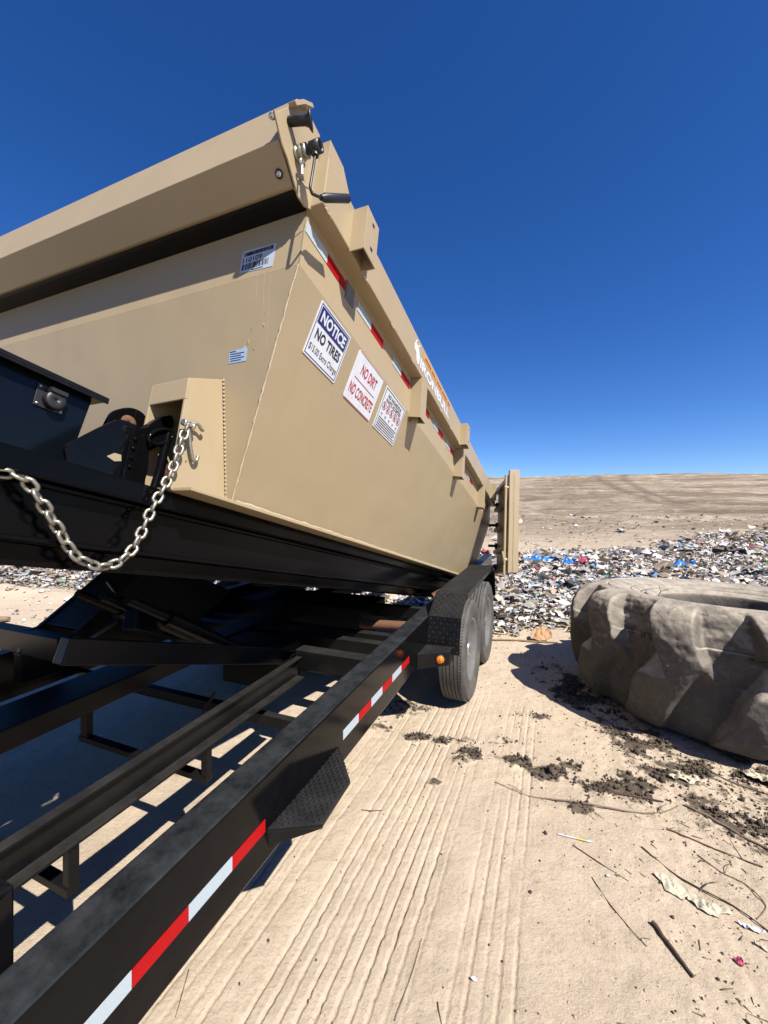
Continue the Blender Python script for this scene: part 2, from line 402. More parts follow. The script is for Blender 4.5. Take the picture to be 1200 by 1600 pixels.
def height(x, y, fine=True):
    s, t = st(x, y)
    z = broad(x, y)
    near = 1 - sstep(8, 22, y)
    z = z + fbm(x * .8, y * .8, 21, 4) * .05 * near
    if fine:
        # tyre ruts along the trailer direction
        wv = .010 * fbm(s * 1.2, t * 0 + 3, 8, 2)
        def band(c, wd, per, amp, sd):
            tt = t - c + wv + .0
            env = sstep(-wd, -wd + .05, tt) * (1 - sstep(wd - .05, wd, tt))
            ridge = np.abs(((tt / per + 50.25) % 1.0) - .5) * 2
            groove = sstep(.62, .98, ridge)
            k_ = np.floor(tt / per)
            tt2 = tt + .0045 * (vnoise(s * 55 + k_ * 3.1, k_ * 5.7, sd + 2) - .5) * sstep(.2, .5, ridge)   # zigzag tread edges
            ridge = np.abs(((tt2 / per + 50.25) % 1.0) - .5) * 2
            groove = sstep(.66, .84, ridge)
            ser = (.5 + .5 * sstep(.2, .7, vnoise(s * 34 + k_ * 7.3, k_ * 13.1, sd))) * sstep(-.25, .1, fbm(s * 2.3, k_ * 3.7, sd + 9, 2))
            return -env * amp * groove * (.35 + .9 * ser) - env * amp * .4
        fade = (.35 + .65 * sstep(-.12, .12, fbm(s * 1.3, t * 2.5, 31, 3))) * (1 - sstep(2.6, 3.6, s)) * (1 - sstep(0, .12, clumpmask(x, y) - .35))
        z = z + band(-.62, .24, .047, .0085, 3) * fade
        z = z + band(-1.02, .13, .05, .007, 4) * fade * .8
        z = z + band(-.18, .13, .045, .005, 7) * fade
        z = z + band(.55, .16, .05, .004, 5) * fade * .8
        near2 = 1 - sstep(5, 11, s)
        z = z + fbm(x * 6, y * 6, 41, 4) * .014 * near2 + fbm(x * 22, y * 22, 51, 3) * (.004 + .010 * sstep(-.1, .6, t)) * near2
        z = z + clumpmask(x, y) * (.008 + .05 * np.clip(fbm(x * 16, y * 16, 61, 4), -.1, 1)) * near2
        # berm of pushed dirt left of the refuse, dozer cleat ridges on the hill
        far = sstep(16, 24, y)
        z = z + far * (fbm(x * .35, y * .9, 71, 4) * .55)
        z = z + sstep(-4, -7, x) * np.exp(-((y - 7.15 + .3 * np.sin(x)) / .35) ** 2) * (.10 + .25 * fbm(x * 2, y * 2, 77, 4))
    return z
def axis(lo, hi, d, far0, far1, g0, g1):
    mid = list(np.arange(lo, hi, d)); a = []; x = lo; st_ = d
    while x > far0: st_ *= g0; x -= st_; a.append(x)
    b = []; x = mid[-1]; st_ = d
    while x < far1: st_ *= g1; x += st_; b.append(x)
    return np.array(a[::-1] + mid + b)
def grow(x, d, far, g):
    b = []
    while x < far: d *= g; x += d; b.append(x)
    return np.array(b)
def make_ground():
    S0 = np.concatenate([np.arange(.55, 2.7, .0062), np.arange(2.7, 5.2, .016)])
    T0 = np.concatenate([np.arange(-2.7, -1.22, .022), np.arange(-1.22, -.05, .0042), np.arange(-.05, 2.3, .0125)])
    S = np.concatenate([axis(.55, .56, .02, -60, .6, 1.25, 1.5)[:-3], S0, grow(S0[-1], .016, 3200, 1.0225)]); S = np.unique(S)
    Tt = np.concatenate([-grow(2.7, .022, 2500, 1.032)[::-1], T0, grow(T0[-1], .0125, 2500, 1.028)]); Tt = np.unique(Tt)
    sg, tg = np.meshgrid(S, Tt, indexing='ij')
    x = sg * sa + tg * ca; y = sg * ca - tg * sa
    z = height(x, y)
    n0, n1 = sg.shape
    co = np.stack([x, y, z], -1).reshape(-1, 3).astype(np.float32)
    idx = np.arange(n0 * n1).reshape(n0, n1)
    q = np.stack([idx[:-1, :-1], idx[:-1, 1:], idx[1:, 1:], idx[1:, :-1]], -1).reshape(-1, 4).astype(np.int32)[:, ::-1]
    me = bpy.data.meshes.new('ground'); me.vertices.add(len(co)); me.vertices.foreach_set('co', co.ravel())
    me.loops.add(q.size); me.loops.foreach_set('vertex_index', q.ravel())
    me.polygons.add(len(q)); me.polygons.foreach_set('loop_start', np.arange(0, q.size, 4, dtype=np.int32))
    me.polygons.foreach_set('loop_total', np.full(len(q), 4, dtype=np.int32)); me.polygons.foreach_set('use_smooth', np.ones(len(q), dtype=bool))
    me.update(calc_edges=True); me.validate()
    soil = np.zeros((n0, n1, 4), np.float32); soil[..., 3] = 1
    soil[..., 0] = clumpmask(x, y) * (1 - sstep(6, 9, y))
    soil[..., 1] = sstep(12, 24, y)
    # two wheel tracks climbing the hill
    trk = np.zeros_like(x)
    for off in (0, 3.4):
        for x0, y0, x1, y1 in ((20.5 + off * .3, 26, 50 + off * 1.9, 96),):
            u = np.clip((y - y0) / (y1 - y0), 0, 1); cx = x0 + (x1 - x0) * u ** 1.15
            trk = np.maximum(trk, np.exp(-((x - cx) / (.35 + .008 * y)) ** 2) * sstep(24, 32, y) * (1 - sstep(92, 98, y)))
    for r0, cxx, cyy in ((13, 48, 52), (16, 47, 54), (9, 49, 50)):
        rr = np.hypot(x - cxx, (y - cyy) * 1.1); trk = np.maximum(trk, .8 * np.exp(-((rr - r0) / .6) ** 2) * sstep(-.1, .15, fbm(x * .1, y * .1, 91, 3)))
    soil[..., 2] = trk
    a = me.color_attributes.new('soil', 'FLOAT_COLOR', 'POINT'); a.data.foreach_set('color', soil.ravel())
    me.materials.append(M['ground'])
    o = bpy.data.objects.new('ground', me); COL.objects.link(o); tag(o, kind='structure')
    return o
make_ground()
def hz(x, y): return float(height(np.array([x], float), np.array([y], float))[0])

# ------------------------------------------------------------------ roll-off dumpster
CT = -1.83                                   # centre line of trailer and dumpster
dump = Root('roll_off_dumpster', RB, O_B, (CT, 3.0, .237), 'tan steel roll-off dumpster tilted on the black trailer with its rear gate swung open', 'dumpster')
dr = dump.o
def mir(t): return 2 * CT - t
TB, TK, NB, NK, NT = -.92, -.71, .237, .955, 1.33
SB, SK, SE = .957, .86, 5.15
def part(mb, name, mat, parent=None, bevel=0, label=None): return mb.build(name, mat, parent or dr, dump, bevel, label=label)
for sgn in (1, -1):
    f = (lambda t: t) if sgn > 0 else mir
    mb = MB()
    mb.plate([(f(TB), SB, NB), (f(TB), SE, NB), (f(TK), SE, NK), (f(TK), SK, NK)], (.96 * sgn, 0, -.28), .006)
    mb.plate([(f(TK), SK, NK + .0005), (f(TK), SE, NK + .0005), (f(TK), SE, 1.16), (f(TK), SK, 1.16)], (sgn, 0, 0), .006)
    sw = part(mb, 'side_wall', 'tan')
    mb = MB()       # rail tube
    mb.box((f(-.65), .86, 1.16), (f(-.77), SE, 1.335))
    rail = part(mb, 'top_rail', 'tan', bevel=.004)
    mb = MB()       # stitch welds along the lower rail edge
    for k in range(15):
        s0 = .875 + k * .29
        mb.tube([(f(-.653), s0 + i * .008, 1.159 + .0035 * math.sin(i * 2.1)) for i in range(6)], [.002, .0045, .0035, .005, .004, .002], 6)
    part(mb, 'weld', 'weld', rail)
    for s0 in (1.92, 3.04, 4.16):            # stake pockets
        mb = MB()
        to, ti = f(-.648), f(-.70)
        mb.plate([(f(-.709), s0, 1.158), (to, s0, 1.158), (to, s0, .925), (f(-.716), s0, .935)], (0, -1, 0), .005)
        mb.plate([(f(-.709), s0 + .085, 1.158), (to, s0 + .085, 1.158), (to, s0 + .085, .925), (f(-.716), s0 + .085, .935)], (0, -1, 0), .005)
        mb.box((f(-.648), s0, .925), (f(-.643), s0 + .09, 1.158))
        mb.box((f(-.670), s0 + .03, .915), (f(-.712), s0 + .045, .96))
        part(mb, 'stake_pocket', 'tan', bevel=.0015)
    for s0 in (1.04, 2.93, 4.68):            # side-board brackets on the rail
        mb = MB()
        mb.box((f(-.652), s0, 1.15), (f(-.598), s0 + .005, 1.325)); mb.box((f(-.652), s0 + .095, 1.15), (f(-.598), s0 + .10, 1.325))
        mb.box((f(-.598), s0, 1.15), (f(-.593), s0 + .10, 1.325))
        br = part(mb, 'rail_bracket', 'tan', bevel=.0015)
        mb = MB()
        for nn in (1.285, 1.185): mb.box((f(-.5935), s0 + .045, nn), (f(-.592), s0 + .062, nn + .012))
        part(mb, 'slot', 'blackink', br)
# front wall, floor, rear frame
mb = MB()
mb.plate([(TB, SB, NB), (TK, SK, NK), (mir(TK), SK, NK), (mir(TB), SB, NB)], (0, -.99, -.135), .006)
mb.plate([(TK, SK, NK + .0005), (TK, SK, 1.215), (mir(TK), SK, 1.215), (mir(TK), SK, NK + .0005)], (0, -1, 0), .006)
part(mb, 'front_wall', 'tan')
mb = MB().box((TB - .008, SB + .008, NB + .001), (mir(TB) + .008, SE, NB + .012)); part(mb, 'floor', 'blackdark')
mb = MB().box((TB + .02, .782, NB - .012), (mir(TB) - .02, SE, NB - .001)); part(mb, 'base_lip', 'tan', bevel=.002)
mb = MB()
for tt in (TB + .012, mir(TB) - .012):
    mb.tube([(tt if tt > CT else tt, SB + .004 + .03 * k, NB + .001 + random.uniform(-.0015, .002)) for k in range(140)], [.0035 + random.uniform(0, .0025) for k in range(140)], 6)
part(mb, 'weld', 'weld')
mb = MB()     # corner weld beads
pts = [(TB + (TK - TB) * k / 60 - .001, SB + (SK - SB) * k / 60 - .001, NB + (NK - NB) * k / 60) for k in range(61)]
mb.tube([(a + random.uniform(-.0015, .0015), b, c) for a, b, c in pts], [.002 + random.uniform(0, .0018) for _ in pts], 6)
part(mb, 'corner_weld', 'weld')
mb = MB()
for f in ((lambda t: t), mir):
    sg = 1 if f(-.7) > CT else -1
    mb.plate([(f(TB) - sg*.008, SE, NB), (f(TK)- sg*.008, SE, NK), (f(TK)- sg*.008, SE, 1.16), (f(TK) - sg*.10, SE, 1.16), (f(TK) - sg*.10, SE, NK), (f(TB) - sg*.10, SE, NB)], (0, -1, 0), .06)
part(mb, 'rear_post', 'tan')
mb = MB().box((TK - .02, SE - .08, 1.24), (mir(TK) + .02, SE, 1.3)); part(mb, 'rear_header', 'tan')
# skids under the dumpster
for f in ((lambda t: t), mir):
    mb = MB().box((f(-.985), .30, .170), (f(-1.10), SE, NB - .0125))
    mb.box((f(-.972), .30, .170), (f(-.985), SE, .176))
    part(mb, 'skid', 'bed', bevel=.003)
mb = MB()
for k in range(8): mb.box((-1.10, .95 + k * .55, .175), (mir(-1.10), 1.02 + k * .55, NB - .013))
part(mb, 'floor_beam', 'blackdark')

# tarp housing across the front
mb = MB()
prof = [(.748, 1.440), (.700, 1.222), (.780, 1.152), (.90, 1.185), (.90, 1.44)]
mb.prism(prof, 0, -.708, mir(-.708))
th = part(mb, 'tarp_housing', 'tan', bevel=.003, label='tan folded steel tarp housing across the front rim')
mb = MB().prism([(.80, 1.150), (.862, 1.150), (.885, 1.172), (.885, 1.18), (.79, 1.153)], 0, -.712, mir(-.712)); mb.box((-.714, .852, 1.175), (mir(-.714), .8595, 1.3))
part(mb, 'black_strip', 'blackdark', th)  # black strip filling the gap between housing and front wall
fn = Vector((0, -.66, -.75)).normalized(); BC = Vector((-.737, .752, 1.1755)) + fn * .0015
mb = MB().lathe([(.0005, .003), (.008, .003), (.008, .0), (.0005, .0)], BC, fn, 16); part(mb, 'bolt', 'chrome', th)
mb = MB().lathe([(.008, .0), (.0125, .0), (.0125, .0012), (.008, .0012)], BC, fn, 16); part(mb, 'bolt_hole', 'blackink', th)
# end plate carrying crank and roller
mb = MB()
mb.prism([(.655, 1.262), (.668, 1.272), (.735, 1.395), (.775, 1.440), (.86, 1.440), (.87, 1.336), (.87, 1.158), (.835, 1.135), (.800, 1.132), (.735, 1.190), (.705, 1.205), (.690, 1.222)], 0, -.702, -.696)
ep = part(mb, 'crank_plate', 'tan', bevel=.0015)
mb = MB().prism([(.700, 1.345), (.735, 1.400), (.775, 1.442), (.785, 1.437), (.745, 1.395), (.712, 1.342)], 0, -.6955, -.672)
part(mb, 'plate_flange', 'tan', ep, .001)
mb = MB().box((-.70, .8705, 1.345), (-.66, .96, 1.42)); mb.prism([(.96, 1.345), (.96, 1.42), (1.04, 1.345)], 0, -.70, -.66); part(mb, 'corner_cap', 'tan', ep, .001)
mb = MB().lathe([(.0005, 0), (.009, 0), (.009, .013), (.004, .020), (.0005, .020)], (-.7025, .668, 1.262), (-1, 0, 0), 12); part(mb, 'clip', 'chrome', ep)
mb = MB()
mb.tube([(-.695, .800, 1.195), (-.680, .792, 1.170), (-.668, .796, 1.150), (-.652, .810, 1.148)], .002, 8); part(mb, 'wire', 'weld', ep)
mb = MB(); HC = Vector((-.696, .767, 1.246)); ax = Vector((1, 0, 0))
mb.lathe([(.001, 0), (.021, 0), (.021, .007), (.015, .009), (.015, .014), (.021, .015), (.022, .021), (.017, .024), (.017, .028), (.0195, .029), (.0195, .037), (.001, .037)], HC, ax, 28)
hub = part(mb, 'hub', 'zinc')
mb = MB().tube([HC + ax * .034, HC + ax * .060], .0115, 16); part(mb, 'shaft', 'blackplastic', hub)
mb = MB(); EB = Vector((-.672, .768, 1.208))
mb.tube([EB + Vector((0, .009 * math.cos(a), .009 * math.sin(a))) for a in [k * math.pi / 8 for k in range(16)]], .004, 8, closed=True)
mb.tube([EB + Vector((0, 0, -.007)), EB + Vector((.002, .004, -.038))], .0036, 8); part(mb, 'eye_bolt', 'chrome', hub)
CC = HC + ax * .062
mb = MB()
mb.lathe([(.013, -.012), (.0185, -.012), (.0185, .020), (.0125, .020), (.0125, .006), (.013, .004)], CC, ax, 22)
mb.tube([CC + Vector((.004, .0, -.012)), CC + Vector((.005, .002, -.030))], .0095, 12)
crank = part(mb, 'crank', 'blackplastic')
a0 = CC + Vector((.004, .002, -.02)); a1 = Vector((-.627, .762, 1.098)); a2 = Vector((-.625, .772, 1.086)); a3 = Vector((-.619, .806, 1.108))
mb = MB(); mb.tube([a0, a0.lerp(a1, .5), a1, a1.lerp(a2, .6) + Vector((0, 0, -.002)), a2, a3], .0042, 10); part(mb, 'crank_arm', 'blackplastic', crank)
b0 = a3; b1 = Vector((-.583, .892, 1.186))
mb = MB().tube([b0, b0.lerp(b1, .08), b0.lerp(b1, .14), b1, b1 + (b1 - b0).normalized() * .001], [.008, .010, .0125, .0125, .0115], 18); part(mb, 'handle_grip', 'blackplastic', crank)
RC0 = Vector((-.696, .714, 1.298))
mb = MB().lathe([(.001, 0), (.0125, 0), (.0125, .046), (.016, .056), (.026, .063), (.028, .066), (.001, .068)], RC0, (1, .38, .14), 28, True)
part(mb, 'roller_end', 'blackplastic')

# hook pocket on the front wall
mb = MB()
PA = [(-.980, .775, .566), (-.985, .900, .630), (-.950, .955, .245), (-.972, .773, .227)]
mb.plate(PA, (1, 0, 0), .009)
mb.plate([(-1.125, .775, .560), (-1.125, .905, .630), (-1.125, .955, .245), (-1.125, .773, .24)], (1, 0, 0), .009)
mb.plate([(-1.125, .7735, .561), (-.980, .7735, .565), (-.977, .7735, .500), (-1.125, .7735, .495)], (0, -1, 0), .008)
mb.plate([(-1.125, .775, .562), (-.980, .775, .567), (-.985, .905, .632), (-1.125, .905, .632)], (0, -.45, .9), .008)
hp = part(mb, 'hook_pocket', 'tan', bevel=.002)
mb = MB()
for k in range(30):
    u = k / 29; p = Vector((-.983, .902, .628)).lerp(Vector((-.948, .956, .25)), u)
    mb.tube([p + Vector((.003, -.002, 0)), p + Vector((-.003, .004, .003))], .0042, 6)
part(mb, 'weld', 'weld', hp)
mb = MB().tube([(-.974, .812, .318), (-.970, .812, .318)], .007, 14); part(mb, 'pin_hole', 'blackink', hp)
mb = MB().tube([(-1.12, .86, .24), (-1.12, .86, .30), (-1.05, .86, .34)], .02, 10); part(mb, 'hook_pin', 'rust', hp)

# reflective tape along the upper wall
segs = [(.868, 1.0, 'white'), (1.0, 1.135, 'red'), (1.24, 1.374, 'white'), (1.374, 1.51, 'red'), (1.635, 1.757, 'white'), (1.757, 1.895, 'red'),
        (2.02, 2.14, 'white'), (2.14, 2.285, 'red'), (2.38, 2.51, 'white'), (2.51, 2.64, 'red'), (2.74, 2.87, 'white'), (2.87, 3.0, 'red'), (3.18, 3.32, 'white'), (3.32, 3.46, 'red'),
        (3.56, 3.70, 'white'), (3.70, 3.84, 'red'), (4.30, 4.44, 'white'), (4.44, 4.58, 'red'), (4.66, 4.80, 'white'), (4.80, 4.94, 'red')]
for a, b, c in segs:
    mb = MB().box((-.7095, a, 1.082), (-.7078, b, 1.122)); part(mb, 'reflective_tape', c + '_tape', label=c + ' strip of reflective tape')
mb = MB().box((-.7095, 1.14, 1.06), (-.7055, 1.205, 1.135)); gp = part(mb, 'grey_patch', 'rim')

# signs on the sloping side wall
LW = math.hypot(TK - TB, NK - NB)
def SD(s0): return Decal((TB, s0, NB), (0, 1, 0), (TK - TB, 0, NK - NB), (.96, 0, -.28))
# NOTICE sign
d = SD(1.005); yb, yt = .545, .738; W = .215
mb = MB(); d.rrect(mb, 0, yb, W, yt, .004, .0005, .0025)
sg = part(mb, 'sign', 'white', label='white and navy notice sign reading NO TIRES')
mb = MB(); d.frame(mb, .006, yb + .006, W - .006, yt - .006, .003, .0026, .0032); d.rect(mb, .013, yt - .072, W - .013, yt - .013, .0026, .0034); part(mb, 'border', 'navyink', sg)
mb = MB(); d.text(mb, 'NOTICE', .024, yt - .063, W - .024, yt - .022, .0042, .035); part(mb, 'lettering', 'white', sg)
mb = MB(); d.text(mb, 'NO TIRES', .026, yt - .122, W - .022, yt - .085, .0036, .03); d.text(mb, '$15.00 Extra Charge', .016, yb + .020, W - .014, yb + .050, .0036, .0); part(mb, 'lettering', 'blackink', sg)
# NO DIRT sign
d = SD(1.300); W = .255; yb, yt = .535, .742
mb = MB(); d.rrect(mb, 0, yb, W, yt, .012, .0005, .0025); sg = part(mb, 'sign', 'white', label='white sign with red lettering reading NO DIRT NO CONCRETE')
mb = MB(); d.text(mb, 'NO DIRT', .06, yb + .130, W - .045, yb + .175, .0036, .02); d.rect(mb, .03, yb + .1015, W - .03, yb + .1045, .0026, .0034)
d.text(mb, 'NO CONCRETE', .018, yb + .035, W - .018, yb + .080, .0036, .02); d.rect(mb, .010, yb + .001, W - .010, yb + .004, .0026, .0032); d.rect(mb, .010, yt - .004, W - .010, yt - .002, .0026, .0032)
part(mb, 'lettering', 'redink', sg)
# hazardous items sign
d = SD(1.600); W = .265; yb, yt = .535, .742
mb = MB(); d.rrect(mb, 0, yb, W, yt, .004, .0005, .0025); sg = part(mb, 'sign', 'white', label='small print sign with a row of red prohibition circles')
mb = MB(); d.frame(mb, .007, yb + .007, W - .007, yt - .007, .0035, .0026, .0032)
d.text(mb, 'NO HAZARDOUS', .045, yt - .040, W - .045, yt - .022, .0036, .02); d.text(mb, 'WASTE ACCEPTED', .035, yt - .063, W - .035, yt - .045, .0036, .02)
for k in range(5):
    cx = .038 + k * .047
    d.rect(mb, cx - .008, yb + .082, cx + .008, yb + .085, .0026, .0034); d.rect(mb, cx - .005, yb + .074, cx + .005, yb + .077, .0026, .0034)
    d.poly(mb, [(cx - .007, yt - .095), (cx + .002, yt - .097), (cx + .006, yt - .082), (cx, yt - .074), (cx - .004, yt - .082)], .0026, .0033)
for k in range(5): d.rect(mb, .020, yb + .018 + k * .0105, W - .020 - (k % 2) * .012, yb + .0215 + k * .0105, .0026, .0034)
part(mb, 'small_print', 'blackink', sg)
mb = MB()
for k in range(5):
    cx = .038 + k * .047; d.ring(mb, cx, yt - .086, .020, .003, .0037)
    d.poly(mb, [(cx - .015, yt - .073), (cx - .013, yt - .071), (cx + .015, yt - .099), (cx + .013, yt - .101)], .0034, .0038)
part(mb, 'prohibition_circle', 'redink', sg)
# rail logo: bull head, lettering and orange strip
d = Decal((-.65, 0, 1.16), (0, 1, 0), (0, 0, 1), (1, 0, 0))
mb = MB(); cx, cy = 1.80, .085
d.poly(mb, [(cx - .035, cy + .025), (cx - .02, cy + .04), (cx + .02, cy + .042), (cx + .04, cy + .03), (cx + .06, cy - .005), (cx + .055, cy - .045), (cx + .03, cy - .06), (cx + .01, cy - .045), (cx, cy - .01), (cx - .03, cy - .005)], .0008, .0015)
for dx in (-.02, .03): d.poly(mb, [(cx + dx - .006, cy + .040), (cx + dx + .010, cy + .042), (cx + dx + .03, cy + .065), (cx + dx + .015, cy + .062)], .0008, .0015)
d.text(mb, 'IRONBULL', 1.87, .030, 2.54, .092, .0018, .04, .0); part(mb, 'logo', 'white', label='white bull head and lettering on the top rail')
mb = MB(); d.rect(mb, 1.93, .118, 2.58, .150, .0006, .0012); og = part(mb, 'logo_strip', 'orange')
mb = MB()
x = 1.96
while x < 2.55:
    wd = random.uniform(.008, .02); d.rect(mb, x, .127, x + wd, .141, .0012, .0016); x += wd + random.choice((.005, .005, .005, .02))
part(mb, 'small_print', 'blackink', og)
# barcode label on the front wall
d = Decal((0, SK, 0), (1, 0, 0), (0, 0, 1), (0, -1, 0))
mb = MB(); d.poly(mb, [(-.945, .982), (-.812, .975), (-.808, 1.060), (-.945, 1.066)], .0004, .0012); lb = part(mb, 'barcode_label', 'paper_white')
mb = MB(); x = -.938
while x < -.83:
    wd = random.choice((.0015, .003, .0045)); d.rect(mb, x, .990, x + wd, 1.012, .0012, .0018); x += wd + random.choice((.0015, .003))
x = -.935
while x < -.825:
    wd = random.choice((.003, .005, .007)); d.rect(mb, x, 1.042, x + wd, 1.056, .0012, .0018); x += wd + random.choice((.001, .002))
d.text(mb, '110109', -.937, 1.016, -.860, 1.036, .0019, .01); d.rect(mb, -.895, .982, -.85, .985, .0012, .0018)
part(mb, 'lettering', 'blackink', lb)
d = Decal((0, SB, NB), (1, 0, 0), (0, SK - SB, NK - NB), (0, -.99, -.135))
mb = MB(); d.poly(mb, [(-.965, .448), (-.896, .448), (-.892, .485), (-.902, .498), (-.912, .490), (-.965, .490)], .0004, .0012); lb = part(mb, 'sticker', 'label_blue')
mb = MB()
for k in range(4): d.rect(mb, -.960, .454 + k * .0075, -.915 + .012 * (k % 2), .4565 + k * .0075, .0012, .0018)
d.rect(mb, -.962, .484, -.938, .487, .0012, .0018); part(mb, 'small_print', 'navyink', lb)
# dents and scrapes on the front: thin raised paint runs
mb = MB()
for x0, l in ((-.868, .10), (-.84, .17), (-.818, .26)):
    mb.tube([d.P(x0 + .002 * math.sin(k * 1.7), .73 - l * k / 8, 0) for k in range(9)], [.0005] * 9, 5)
for k in range(5):
    x0 = random.uniform(-.89, -.82); y0 = random.uniform(.42, .60); mb.tube([d.P(x0, y0, 0), d.P(x0 + random.uniform(-.006, .006), y0 - random.uniform(.004, .016), .0008)], .0014, 5)
part(mb, 'paint_run', 'tan')
# open rear gate, hinged at the rear corner and swung forward beside the wall
H0 = Vector((-.615, 5.17, 0)); H1 = Vector((-.36, 4.40, 0)); gd = (H1 - H0).normalized(); gn = Vector((gd.y, -gd.x, 0))
if gn.x < 0: gn = -gn
def GP(a, n_, off): p = H0 + gd * a + gn * off; return (p.x, p.y, n_)
GL = (H1 - H0).length
mb = MB()
mb.plate([GP(.02, .30, 0), GP(GL, .30, 0), GP(GL, 1.36, 0), GP(.02, 1.36, 0)], gn, .006)
gate = part(mb, 'rear_gate', 'tan', label='open tan rear gate folded forward beside the wall')
mb = MB()
mb.prism([tuple(GP(a, 0, o)[:2]) for a, o in ((GL, -.05), (GL + .0, .055), (GL - .06, .055), (GL - .06, -.05))], 2, .29, 1.40)
part(mb, 'gate_post', 'tan', gate, .003)
mb = MB()
for n0 in (.30, .55, .82, 1.08, 1.31): mb.prism([tuple(GP(a, 0, o)[:2]) for a, o in ((GL - .06, -.006), (GL - .06, -.055), (.03, -.055), (.03, -.006))], 2, n0, n0 + .045)
part(mb, 'gate_rib', 'tan', gate, .002)
mb = MB()
mb.tube([GP(GL - .02, .27, -.085), GP(GL - .02, .8, -.085), GP(GL - .02, 1.34, -.085)], .014, 10)
for n0 in (.42, 1.2): mb.tube([GP(GL - .03, n0, -.05), GP(GL - .02, n0, -.10)], .02, 8)
mb.tube([GP(GL - .02, .36, -.085), GP(GL + .02, .42, -.10), GP(GL, .50, -.11)], .010, 8)
part(mb, 'lock_rod', 'tan', gate)
mb = MB()
for n0 in (.36, .62, .88, 1.14):
    mb.tube([(-.625, 5.17, n0), (-.625, 5.17, n0 + .07)], .02, 10); mb.box((-.72, 5.13, n0 + .02), (-.62, 5.16, n0 + .05))
part(mb, 'hinge', 'blackdark', gate)

# ------------------------------------------------------------------ trailer
SHR = .036
tr = Root('roll_off_trailer', RC, O_C, (CT, 3.0, 0), 'black tandem-axle roll-off trailer with raised tilt bed under the tan dumpster', 'trailer')
def tp(mb, name, mat, parent=None, bevel=0, shear=SHR, label=None): return mb.build(name, mat, parent or tr.o, tr, bevel, shear, label)
for sgn in (1, -1):
    f = (lambda t: t) if sgn > 0 else mir
    mb = MB().box((f(-.786), -.55, .382), (f(-.894), 6.0, .642)); rl = tp(mb, 'side_rail', 'rail', bevel=.008)
    if sgn > 0:
        for a, b, c in [(.14, .28, 'white'), (.28, .42, 'red'), (.42, .56, 'white'), (.56, .70, 'red'), (.70, .84, 'white'), (.84, .975, 'red'),
                        (1.464, 1.607, 'white'), (1.607, 1.745, 'red'), (1.745, 1.88, 'white'), (1.88, 2.02, 'red'), (2.02, 2.16, 'white'), (2.16, 2.30, 'red')]:
            mb = MB().box((-.787, a, .4775), (-.7845, b, .5155)); tp(mb, 'reflective_tape', c + '_tape', rl, label=c + ' strip of reflective tape')
# rails that carry the tilt bed: C channels
mb = MB(); mb.prism([(-1.315, .475), (-1.262, .475), (-1.262, .485), (-1.306, .485), (-1.306, .582), (-1.276, .582), (-1.276, .592), (-1.315, .592)], 1, .46, 1.90)
tp(mb, 'channel_rail', 'steelworn', bevel=.003)
mb = MB(); mb.box((-2.20, .2, .50), (-1.95, 1.95, .592)); mb.box((-2.2, 1.95, .44), (-2.02, 5.5, .55)); tp(mb, 'channel_rail', 'blackmat', bevel=.006)
mb = MB().box((-1.33, 1.90, .51), (-.8945, 1.99, .625)); tp(mb, 'crossmember', 'steelworn', bevel=.012)
for s0, z0 in ((2.35, .44), (2.62, .40), (3.3, .42), (4.1, .42), (4.9, .42)):
    mb = MB().box((-.8945, s0, z0), (mir(-.8945), s0 + .07, z0 + .1)); tp(mb, 'crossmember', 'blackmat', bevel=.004)
for s0 in (.72, 1.22): # low cross ties with drop posts
    mb = MB(); mb.box((-2.08, s0, .33), (-1.275, s0 + .035, .355))
    mb.box((-1.305, s0 + .003, .355), (-1.275, s0 + .032, .474)); mb.box((-2.07, s0 + .003, .355), (-2.02, s0 + .032, .499))
    tp(mb, 'cross_tie', 'blackdark', bevel=.002)
mb = MB(); mb.box((-2.766, 1.62, .35), (-.8945, 1.66, .40)); mb.box((-2.766, .3, .40), (-2.28, .36, .46)); mb.box((-2.766, .95, .40), (-2.28, 1.01, .46)); tp(mb, 'cross_tie', 'blackmat')
mb = MB().tube([(-1.36, 2.82, .50), (-.895, 2.90, .50)], .034, 16); mb.tube([(-.93, 3.35, .62), (-.86, 3.40, .66)], .03, 12); tp(mb, 'spring_tube', 'rust')
mb = MB().box((-1.08, .385, .40), (-.897, .42, .775)); mb.box((-1.08, .34, .76), (-.897, .4195, .775)); tp(mb, 'gusset_post', 'black', bevel=.004)
mb = MB(); mb.box((-.90, -.62, .50), (mir(-.90), -1.55, 1.42)); blk_box = tp(mb, 'unseen_bounce_blocker', 'navy', bevel=.01)  # unseen dark box added behind the camera to cut bounce on the dumpster front
mb = MB(); mb.box((-.89, -.60, 1.421), (mir(-.89), -1.57, 1.44)); tp(mb, 'bounce_blocker_lid', 'blackmat', blk_box, .003)  # top of the added bounce-blocking box
for t_ in (-1.45, -2.21):
    mb = MB().prism([(-1.56, .45), (-1.56, .70), (-2.2, 1.75), (-3.6, 1.75), (-3.6, 1.55), (-2.3, 1.55), (-1.9, .45)], 0, t_ - .06, t_ + .06); tp(mb, 'unseen_blocker_beam', 'black', bevel=.006)  # unseen gooseneck-shaped beams, added with the box to block bounced light
